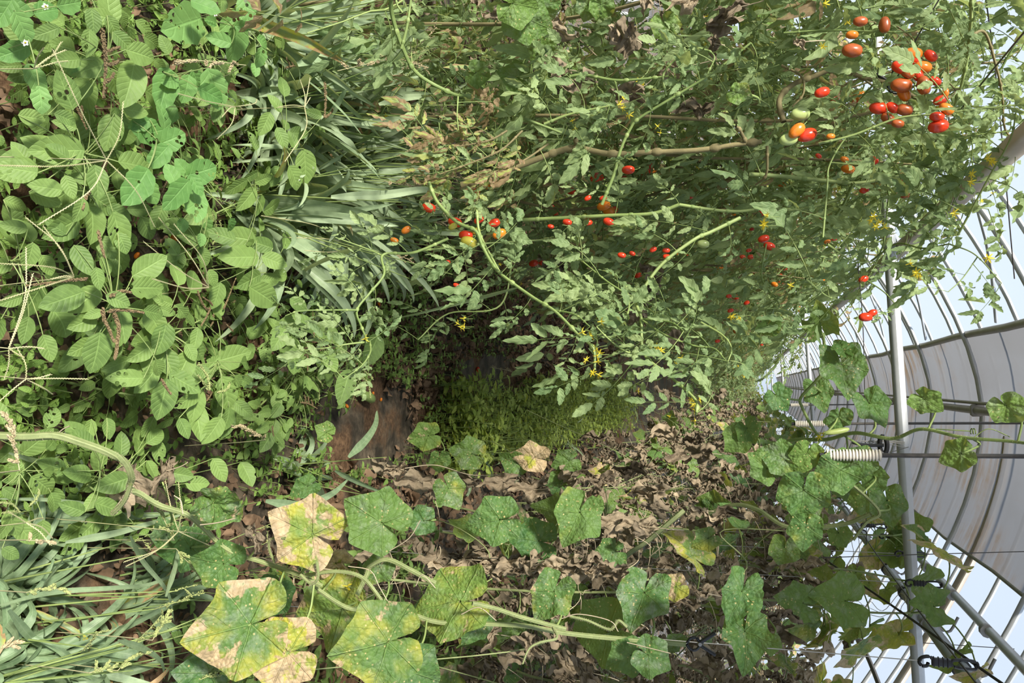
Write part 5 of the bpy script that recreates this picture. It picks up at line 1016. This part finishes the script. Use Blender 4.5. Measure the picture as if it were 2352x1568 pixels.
HV = [(-30, 1000), (60, 1003), (130, 1001), (190, 1018), (250, 1040), (285, 1060), (302, 1095), (298, 1120), (330, 1138), (370, 1162), (430, 1182), (468, 1212), (500, 1245), (540, 1272), (600, 1290), (690, 1322), (740, 1345)]
cvine(HV, 1.12, 1.52, 18, q1, 'hairy_stem', 'thick ridged pale green vine', w2=9)
cvine([(300, 1112), (285, 1150), (258, 1180)], 1.2, 1.22, 11, q1)
for pts in ([(130, 998), (145, 985), (160, 978)], [(300, 1125), (285, 1140), (265, 1165)], [(420, 1180), (415, 1150), (400, 1138)], [(460, 1205), (500, 1200), (540, 1190)]): tendril(pts, 1.25, q1, 3)
MV = [(590, 1285), (700, 1325), (740, 1360), (800, 1396), (860, 1400), (915, 1400), (1000, 1428), (1080, 1432), (1200, 1437), (1290, 1453), (1400, 1465), (1500, 1473), (1575, 1480)]
cvine(MV, 1.50, 1.80, 8, q0, lab='bristly ridged green main stem', w2=11)
cvine([(820, 1365), (842, 1320), (850, 1300), (890, 1285), (945, 1310), (1000, 1340)], 1.55, 1.62, 10, q0)
cvine([(700, 1322), (770, 1312), (830, 1325), (870, 1370), (882, 1395)], 1.48, 1.5, 8, q0)
cvine([(1085, 1385), (1140, 1398), (1200, 1418), (1300, 1445)], 1.6, 1.68, 9, q0)
cvine([(690, 1320), (715, 1340), (730, 1325), (728, 1290)], 1.45, 1.44, 6, q0)
cvine([(1270, 1440), (1278, 1465), (1240, 1475), (1215, 1490), (1200, 1525)], 1.6, 1.5, 6, q0, w2=3)
cvine([(630, 1290), (618, 1260), (622, 1238), (655, 1235)], 1.45, 1.42, 5, q0)
cvine([(1440, 1440), (1420, 1425), (1400, 1445), (1350, 1425), (1310, 1415)], 1.8, 1.8, 6, q0)
cvine([(1435, 1298), (1440, 1275), (1490, 1240), (1570, 1172)], 2.5, 2.7, 9, q0, w2=12)
cvine([(1490, 1330), (1440, 1345), (1428, 1400)], 2.3, 2.2, 4, q0)
for pts, cl_ in (([(674, 1342), (680, 1318), (720, 1305), (780, 1310)], 0), ([(800, 1300), (850, 1310), (870, 1345), (890, 1380)], 0), ([(840, 1392), (900, 1385), (925, 1398)], 0), ([(895, 1265), (940, 1235), (965, 1195)], 0), ([(1060, 1410), (1100, 1395), (1140, 1425)], 0), ([(700, 1350), (705, 1325), (690, 1318)], 1), ([(1290, 1420), (1330, 1410), (1400, 1425), (1420, 1450)], 0), ([(1000, 1350), (970, 1320), (955, 1345)], 0), ([(640, 1300), (600, 1280), (560, 1290), (530, 1340)], 0), ([(1540, 1500), (1500, 1490), (1440, 1475)], 0), ([(930, 1075), (1000, 1068), (1080, 1090), (1150, 1090)], 0), ([(1430, 1190), (1500, 1220), (1520, 1250), (1490, 1280)], 0)): tendril(pts, 1.5 if pts[0][1] > 1260 else 2.4, q0, 2.4, coil=cl_)
# spec: x, y, length px, tip direction, depth, age, r, face turn (right, up), fold, droop, crumple
BIG = [(548, 1440, 250, 165, 1.32, .50, .3, (.0, .25), .10, .30, 0, 'big green cucumber leaf with tan scorched edge'),
       (700, 1218, 176, 205, 1.45, .62, .8, (.1, .3), .15, .4, .0, 'leaf mottled yellow with brown specks'),
       (862, 1190, 160, 215, 1.50, .22, .6, (.0, .2), .12, .3, 0, 'green leaf finely spotted yellow'),
       (765, 1400, 190, 170, 1.62, .50, 1, (.3, -.4), .05, .2, 0, 'pale underside of a browning leaf'),
       (1035, 1385, 200, 170, 1.68, .42, 1, (-.3, -.2), .2, .4, .1, 'pale ribbed underside of a torn leaf'),
       (868, 1480, 215, 165, 1.42, .45, .4, (.1, .3), .10, .3, 0, 'green leaf patched with tan holes'),
       (640, 1500, 195, 172, 1.38, .66, 1, (.2, .1), .10, .3, .1, 'yellow leaf with eaten holes'),
       (500, 1292, 120, 190, 1.42, .28, .2, (.1, .2), .2, .3, 0, None), (505, 1165, 140, 35, 1.35, .35, .5, (.5, .3), .7, .9, .45, 'rolled leaf, green and yellow'), (588, 1240, 90, 70, 1.38, .1, 0, (.1, .2), .3, .5, 1.0, 'dry'),
       (620, 1375, 120, 120, 1.65, .1, 0, (.2, .2), .1, .3, 0, None), (380, 1220, 70, 250, 1.45, .05, .3, (.1, .3), .1, .3, 0, None), (425, 1260, 120, 170, 1.5, .2, .1, (.1, .3), .1, .3, 0, None), (465, 1545, 130, 180, 1.35, .05, 0, (.1, .4), .1, .2, 0, None), (950, 1545, 150, 20, 1.5, .1, .2, (.1, .4), .2, .4, .1, 'grey-green leaf at the side edge'),
       (760, 1290, 110, 190, 1.62, .85, .9, (.2, .1), .3, .7, .6, 'shrivelling yellow-brown leaf'), (868, 1310, 80, 120, 1.6, .3, .5, (.2, .1), .2, .4, 0, None), (965, 1195, 90, 180, 1.95, .15, .1, (-.2, .1), .3, .3, 0, None), (1035, 1130, 110, 60, 2.1, .3, .6, (-.2, .1), .2, .5, .1, None),
       (1135, 1195, 150, 170, 1.85, .12, .3, (-.1, .1), .2, .5, 0, 'grey-green mildewed leaf with bitten holes'), (1225, 1240, 140, 190, 1.95, .0, 0, (-.1, .2), .1, .4, 0, 'dull dark mildewed leaf'), (1325, 1190, 165, 115, 1.90, .32, .5, (-.3, .2), .3, .6, .2, 'leaf whitened by mildew with tan edge'),
       (1400, 1270, 90, 170, 2.1, .12, .2, (-.1, .2), .2, .4, 0, None), (975, 1002, 95, 170, 2.45, .45, .9, (.0, .2), .2, .4, .1, None), (1075, 1040, 100, 190, 2.4, .35, .7, (0, .3), .1, .4, 0, None), (1180, 1060, 90, 200, 2.3, .2, .5, (.2, .1), .4, .6, .3, None), (1218, 1048, 110, 190, 2.3, .75, .9, (.1, .1), .4, .6, .3, 'leaf bleached yellow-white'), (1300, 1060, 80, 160, 2.5, .2, .6, (.1, .1), .2, .4, 0, None),
       (745, 990, 62, 210, 2.1, .0, 1, (.0, .4), .1, .3, 0, 'fresh small bright leaf'), (1090, 1440, 100, 120, 1.75, .15, .2, (.2, .2), .3, .6, .2, None), (1265, 1370, 130, 120, 1.80, .40, .3, (-.2, .1), .4, .6, .2, 'bluish spotted leaf with a scorched lobe'), (1380, 1450, 190, 170, 1.95, .10, .7, (.2, -.2), .1, .4, 0, 'deep green leaf lit from behind'), (1475, 1375, 160, 110, 1.85, .15, .1, (-.7, .2), .4, .6, .2, None),
       (1700, 1370, 120, 110, 1.65, .15, .1, (-.5, .2), .5, .6, .3, 'bluish long folded leaf'), (1712, 1465, 140, 85, 1.65, .2, .1, (-.5, .2), .5, .6, .2, 'lower lobe of folded bluish leaf'), (1500, 1510, 110, 30, 1.7, .15, .2, (-.1, .3), .3, .5, .1, None), (1440, 1510, 100, 150, 1.75, .2, .3, (.1, .3), .2, .5, .1, None), (1010, 1060, 70, 90, 2.6, .3, .5, (.2, .1), .2, .4, .1, None), (1545, 1350, 90, 160, 2.2, .6, .8, (.1, .1), .2, .4, .1, None), (1620, 1240, 80, 150, 2.2, .4, .5, (.1, .1), .2, .4, .1, 'pale'), (700, 1120, 70, 150, 1.8, .05, .3, (.1, .3), .2, .4, .1, None), (1280, 1100, 60, 150, 2.5, .3, .5, (.1, .1), .2, .4, .1, None)]
def bigleaf(par, spec, stemQ):
    x, y, ln, ang, Y, age, r, turn, fold, droop, cr, lab = spec
    p = at(x, y, Y=Y); n = nz(nz(CAM-p)+RGT*turn[0]+UPZ*turn[1]+rng.normal(size=3)*.08); s = MB()
    b, t = pxleaf(x, y, ln, ang, p, n); L = min(np.linalg.norm(t-b), .26)*(.72 if par is q2 else (.80 if Y > 1.8 else .97)); d = nz(t-b); base = p - d*L*.12
    dry = lab == 'dry'
    palm(s, base, d, n, L, M['dry_leaf' if dry else 'cuke_leaf'], age=age, r=r, droop=droop, fold=fold, crumple=cr if cr else None, wave=.08+.08*U(0, 1))
    o = put(s, 'leaf', par)
    if lab: o['label'] = {'dry': 'crumpled tan dry leaf', 'pale': 'pale blotched leaf'}.get(lab, lab)
    j = np.linalg.norm(stemQ-base, axis=1).argmin(); a = stemQ[j]; pm = MB(); mid = (a+base)/2 - n*.03 + UPZ*.02
    if np.linalg.norm(a-base) > .17: a = base - n*U(.05, .09) + UPZ*U(-.02, .05) + RGT*U(-.05, .05); mid = (a+base)/2 + UPZ*.015
    if np.linalg.norm(a-base) < .5: tube(pm, [a, mid, base-n*.008, base], .0026, M['green_stem'], k=14, sides=6); put(pm, 'petiole', par)
allQ = np.vstack([smooth(np.array([at(x, y, Y=1.50+.30*i/(len(MV)-1)) for i, (x, y) in enumerate(MV)]), 80), smooth(np.array([at(x, y, Y=1.12+.4*i/(len(HV)-1)) for i, (x, y) in enumerate(HV)]), 80), np.linspace((.62, 2.5, .3), (.62, 2.5, 1.9), 30), np.linspace((.60, 1.95, .3), (.60, 1.9, 1.9), 30)])
for sp_ in BIG: bigleaf(q0, sp_, allQ)
# bundles of withered leaves in plain sight
def dryset(par, lst, name='withered_leaf', lab=None):
    for x, y, ln, ang, Y in lst:
        p = at(x, y, Y=Y); n = nz(nz(CAM-p)+rng.normal(size=3)*.35); b, t = pxleaf(x, y, ln, ang, p, n); mb = MB()
        palm(mb, b, t-b, n, min(np.linalg.norm(t-b)*1.05, .5*ln*vis_scale(p)+.06), M['dry_leaf'], crumple=U(.7, 1.15), droop=U(.1, .7), fold=U(-.2, .5), wave=.25)
        petioles(mb, b[None], (b+UPZ*U(.02, .06)+rng.normal(size=3)*.02)[None], .0012, M['dry_stem']); put(mb, name, par)
DR = [(905, 1100, 110, 185, 2.45), (970, 1115, 110, 190, 2.4), (1020, 1100, 90, 180, 2.5), (870, 1090, 90, 160, 2.5), (850, 1060, 80, 200, 2.6), (1100, 1110, 110, 175, 2.6), (1170, 1125, 110, 180, 2.5), (1250, 1105, 110, 175, 2.6), (1290, 1075, 80, 190, 2.7), (1400, 1080, 110, 180, 2.7), (1340, 1110, 90, 170, 2.5), (1440, 1130, 120, 180, 2.5), (1500, 1050, 120, 175, 2.9), (1560, 1040, 110, 180, 3.0), (1420, 1210, 110, 178, 2.2), (1360, 1205, 120, 175, 2.2), (1410, 1235, 80, 170, 2.1), (1470, 1150, 90, 200, 2.4), (1620, 1200, 110, 160, 2.3), (1640, 1190, 70, 30, 2.3), (1480, 1000, 100, 170, 3.2), (1560, 1010, 80, 180, 3.4), (1700, 1040, 90, 180, 2.6), (1330, 1005, 80, 180, 3.4)]
dryset(q0, [d_ for d_ in DR if d_[4] < 2.45]); rest = [d_ for d_ in DR if d_[4] >= 2.45]
firstc = [o for o in col.objects if o.name.startswith('cucumber_plant') and o.parent is None and abs(o.location[1]-2.5) < .01][0]
secc = [o for o in col.objects if o.name.startswith('cucumber_plant') and o.parent is None and abs(o.location[1]-2.95) < .01][0]
dryset(firstc, rest[:8]+[(960+i*32, 1285+6*sin(i)+i*2.2, 85+U(-10, 20), 180+U(-25, 25), 1.95+U(-.06, .05)) for i in range(15)]+[(985+i*50, 1305+i*1.5, 80, 170+U(-25, 25), 1.9) for i in range(9)]); dryset(secc, rest[8:])
dryset(q1, [(330, 1150, 110, 60, 1.45), (360, 1120, 90, 120, 1.45), (300, 1160, 80, 30, 1.4)])
# fresh vine toward the sky
TV = [(1735, 1040), (1818, 1011), (1898, 1009), (1964, 994), (2050, 1007), (2117, 985), (2210, 1004), (2329, 1014), (2400, 1025)]
Q1 = cvine(TV, 2.3, 1.9, 8, q2, 'green_stem', w2=5, lab='smooth light green vine along the sky edge')
Q2 = cvine([(1745, 710), (1800, 716), (1850, 742), (1890, 772), (1888, 850), (1878, 870), (1840, 912), (1842, 935), (1868, 985), (1890, 1012)], 2.2, 2.2, 6, q2, 'green_stem')
Q3 = cvine([(1960, 1240), (1990, 1200), (2020, 1175), (1960, 1115), (1930, 1100)], 2.3, 2.3, 6, q2)
Q4 = cvine([(1600, 1190), (1680, 1160), (1740, 1170), (1810, 1210), (1930, 1205), (2000, 1180)], 2.5, 2.3, 8, q2)
Q5 = cvine([(1700, 1420), (1640, 1395), (1560, 1380), (1490, 1330)], 2.6, 2.5, 5, q2); tendril([(2150, 985), (2200, 988), (2230, 990)], 2.0, q2, 3, 'green_stem', 2); tendril([(2230, 1010), (2270, 985), (2320, 1003)], 2.0, q2, 2.5, 'green_stem')
SKY = [(1884, 735, 95, 260, 2.1, .35, .9, (.9, .2), .6, .6, .2, 'thin pointed yellow-green leaf lit from behind'), (1760, 750, 85, 120, 2.1, .1, .6, (.8, .2), .6, .6, .2, None), (1935, 850, 150, 75, 2.1, .18, .3, (-.8, .2), .5, .6, .2, 'long folded spotted leaf'), (1935, 800, 80, 240, 2.1, .2, .3, (-.8, .2), .5, .6, .2, None), (2005, 935, 130, 50, 2.1, .18, .2, (-.6, .3), .4, .6, .1, 'drooping spotted leaf'),
       (1790, 915, 100, 45, 2.1, .15, .1, (-.3, .3), .4, .6, .1, None), (2130, 922, 115, 35, 2.0, .15, .8, (.3, .1), .3, .5, .1, 'bright leaf against the sky by the tie bar'), (2318, 940, 130, 50, 1.9, .1, .9, (.3, .1), .3, .5, .1, 'bright pointed leaf at the sky edge'), (2198, 1045, 120, 160, 1.95, .1, .9, (.1, -.3), .2, .4, 0, 'bright leaf hanging before the grey sheet'), (1880, 905, 110, 70, 2.3, .2, .3, (-.5, .2), .4, .5, .2, None),
       (1925, 965, 90, 100, 2.3, .1, .3, (.3, .2), .3, .4, .1, None), (1975, 1060, 110, 160, 2.2, .1, .2, (.1, .3), .2, .5, 0, None), (1790, 1050, 130, 200, 2.1, .25, .4, (.1, .3), .2, .4, 0, None), (1850, 1050, 110, 110, 2.1, .35, .8, (.1, .2), .2, .4, 0, 'large spotted leaf'), (1920, 1085, 150, 150, 2.1, .2, .3, (.1, .3), .2, .5, 0, None), (1755, 1070, 110, 220, 2.1, .25, .5, (.2, .3), .2, .4, 0, None), (1845, 1140, 170, 95, 2.0, .25, .2, (.1, .2), .15, .4, 0, 'broad bluish leaf with many tan specks'),
       (1850, 1220, 120, 95, 2.0, .25, .2, (.1, .2), .15, .4, 0, None), (1690, 1010, 100, 130, 2.3, .3, .7, (.1, .3), .2, .4, 0, None), (1720, 990, 90, 60, 2.3, .25, .6, (.1, .3), .2, .4, 0, None), (2040, 1160, 130, 75, 2.4, .25, .2, (-.4, .1), .3, .5, .1, 'speckled leaf next to the black hooks'), (2010, 1100, 100, 60, 2.4, .2, .4, (.3, .1), .3, .5, .1, None), (1990, 1150, 120, 90, 2.5, .05, .6, (.3, .1), .3, .5, .1, None), (1930, 1230, 90, 60, 2.5, .2, .7, (.2, .1), .3, .5, .1, None), (1800, 1265, 110, 100, 2.4, .35, .8, (.2, .1), .3, .5, .1, None), (1860, 1150, 100, 200, 2.5, .3, .9, (.2, .1), .3, .5, .1, None),
       (2000, 1345, 90, 60, 3.0, .6, 1, (.2, .1), .3, .5, .2, 'yellow leaf hanging in the open sky'), (1965, 1320, 70, 100, 3.0, .5, 1, (.2, .1), .3, .5, .2, None), (1910, 1430, 70, 80, 3.2, .6, 1, (.2, .1), .3, .5, .2, None), (1955, 1440, 70, 110, 3.2, .5, 1, (.4, .1), .4, .5, .2, None), (1945, 1480, 60, 120, 3.3, .1, 0, (.2, .1), .2, .4, .9, 'dry'), (1885, 1330, 80, 60, 3.0, .1, 0, (.2, .1), .2, .4, .9, 'dry'), (1930, 1370, 80, 40, 3.0, .1, 0, (.2, .1), .2, .4, .9, 'dry'), (1770, 1480, 80, 90, 2.2, .1, .9, (.2, .1), .2, .4, .1, None)]
skyQ = np.vstack([Q1, Q2, Q3, Q4, Q5])
for sp_ in SKY: bigleaf(q2, sp_, skyQ)
for (x, y, ln, ang, Y) in ((1868, 765, 55, 20, 2.2), (1920, 990, 60, -10, 2.25), (1460, 1320, 50, 60, 2.4)):
    p = at(x, y, Y=Y); cucumber(p, UPV*cos(radians(ang))+RGT*sin(radians(ang)), ln*vis_scale(p), 7*vis_scale(p), parent=q2, name='young_cucumber')
mb = MB(); flowers(mb, at(1888, 1000, Y=2.2), 2, .01, .014); put(mb, 'blossom', q2)
for (x, y) in ((785, 1345), (650, 1325), (1540, 948), (1465, 893)):
    mb = MB(); flowers(mb, at(x, y, Y=1.6 if y > 1200 else 2.8), 1, .005, .014); put(mb, 'blossom', q0)

# cucumber plants seen through the upper part of the tomato row
q3 = empty('cucumber_plant', (-1.35, 2.75, .1), 'cucumber plant beyond the tomatoes with crumpled brown leaves and a black clip', 'cucumber plant', 'cucumbers behind the tomato row')
bQ = np.linspace((-1.35, 2.75, .2), (-1.32, 2.9, 1.95), 40)
for sp_ in [sp[:4]+(sp[4]*.74,)+sp[5:] for sp in [(1215, 45, 130, 20, 2.4, .12, .6, (.1, .3), .2, .5, .1, 'wide pale-spotted leaf by the upper border'), (1250, 20, 110, 60, 2.45, .12, .4, (.1, .3), .2, .5, .1, None), (1190, 10, 110, 10, 2.3, .05, .8, (.1, .3), .3, .5, 0, None), (1350, 20, 90, 100, 2.5, .2, .5, (.3, .2), .3, .6, .1, None), (1530, 65, 100, 70, 2.5, .45, .8, (.1, .1), .3, .5, .2, 'half yellow leaf'), (1385, 15, 80, 40, 2.5, .2, .7, (.1, .3), .3, .5, 0, None), (1240, 110, 90, 120, 2.6, .1, .7, (.1, .3), .3, .5, 0, None), (1180, 175, 90, 200, 2.6, .05, .5, (.1, .3), .3, .5, 0, None), (1100, 170, 80, 20, 2.6, .1, .6, (.2, .3), .3, .5, 0, None), (1700, 215, 60, 20, 2.2, .4, .9, (.2, .1), .3, .5, .1, None)]]: bigleaf(q3, sp_, bQ)
dryset(q3, [sp[:4]+(sp[4]*.74,) for sp in [(1310, 80, 100, 20, 2.5), (1430, 150, 130, 100, 2.5), (1440, 120, 90, 60, 2.5), (1545, 15, 90, 160, 2.5), (1620, 75, 110, 150, 2.4), (1130, 35, 90, 200, 2.6), (1400, 215, 100, 180, 2.6), (1510, 165, 90, 170, 2.6), (1290, 200, 100, 160, 2.7), (1650, 25, 80, 170, 2.5), (1260, 130, 80, 230, 2.5), (1480, 30, 60, 100, 2.5), (1170, 100, 70, 120, 2.7), (1560, 250, 90, 180, 2.8), (1640, 130, 60, 90, 2.4), (1850, 110, 40, 40, 2.3)]])
for i in range(9):
    a = at(1150+i*70, 60+U(-40, 90), Y=2.7); mb = MB(); tube(mb, [a, a+A(U(-.1, .1), U(-.1, .1), .15), a+A(U(-.2, .2), U(-.2, .2), .42)], .0035, M['hairy_stem' if i % 2 else 'dry_stem'], k=12, sides=6); put(mb, 'stem', q3)

for i, (pts, lv) in enumerate((([(2100, 360), (2160, 330), (2240, 310), (2330, 300), (2380, 290)], 8), ([(2110, 60), (2180, 90), (2240, 140), (2300, 130), (2370, 150)], 8), ([(2050, 420), (2120, 440), (2200, 470), (2270, 480)], 8), ([(2080, 350), (2160, 400), (2230, 420), (2300, 400)], 7), ([(2000, 480), (2060, 520), (2140, 540), (2170, 560)], 8), ([(1980, 20), (2060, 10), (2180, 30), (2290, 5), (2370, 20)], 9), ([(2150, 200), (2230, 200), (2320, 190), (2370, 230)], 7), ([(1900, 560), (1960, 600), (2010, 600)], 6), ([(1960, 330), (2040, 340), (2120, 300), (2200, 330)], 7), ([(1850, 640), (1900, 680), (1940, 690)], 5))):
    vine(pts, 1.9, 1.85+.03*i, 5, parent=p0 if i % 2 else p1, leaves=lv, lsz=(.08, .14), w2=2)

y, i = 2.4, 0
while y < 14:
    dup(CV[(i*2+1) % 4], None, location=(2.15+U(-.1, .1), y, .02), rotation_euler=(0, 0, i*1.9), scale=(1.2, 1.4, .88), label='cucumber plant in the outermost row against the tunnel side', group='outermost row of cucumbers'); y += .6; i += 1

for i, (x, y, lab) in enumerate(((1.12, 2.15, 'withered cucumber plant close behind the bristly main stem'), (1.05, 2.65, 'withered cucumber plant behind the hanging dry column of leaves'), (1.18, 3.25, 'withered cucumber plant between the two rows past the open clip'))):
    dup(CV[(3, 1, 3)[i]], None, location=(x, y, .05), rotation_euler=(0, 0, i*2.5), scale=(1.1, 1.2, .9), label=lab, group='second row of withered cucumbers')
ct = empty('dry_leaf_pile', (.95, 1.9, .05), 'heap of crumpled dry leaves fallen under the bristly stem', 'dry leaves')
dryset(ct, [(U(900, 1500), U(1440, 1600), U(70, 110), U(0, 360), U(1.9, 2.5)) for i in range(16)])
seedling_mat(260, lambda n: (U(.5, 1.4, n), U(1.6, 3.2, n)), 'weed_seedlings', 'low weeds under the closest cucumber plant', .3, (.03, .06), .2, None, 'pigweed', 6)

for x, y in ((-.15, 17), (.15, 21), (-.1, 26), (.3, 31), (-.3, 34)):
    dup(VAR[1], None, location=(x, y, .02), scale=(1.4, 1.4, .85), label='far tomato plant merged in the green wall toward the end of the tunnel', group='far tomato plants')
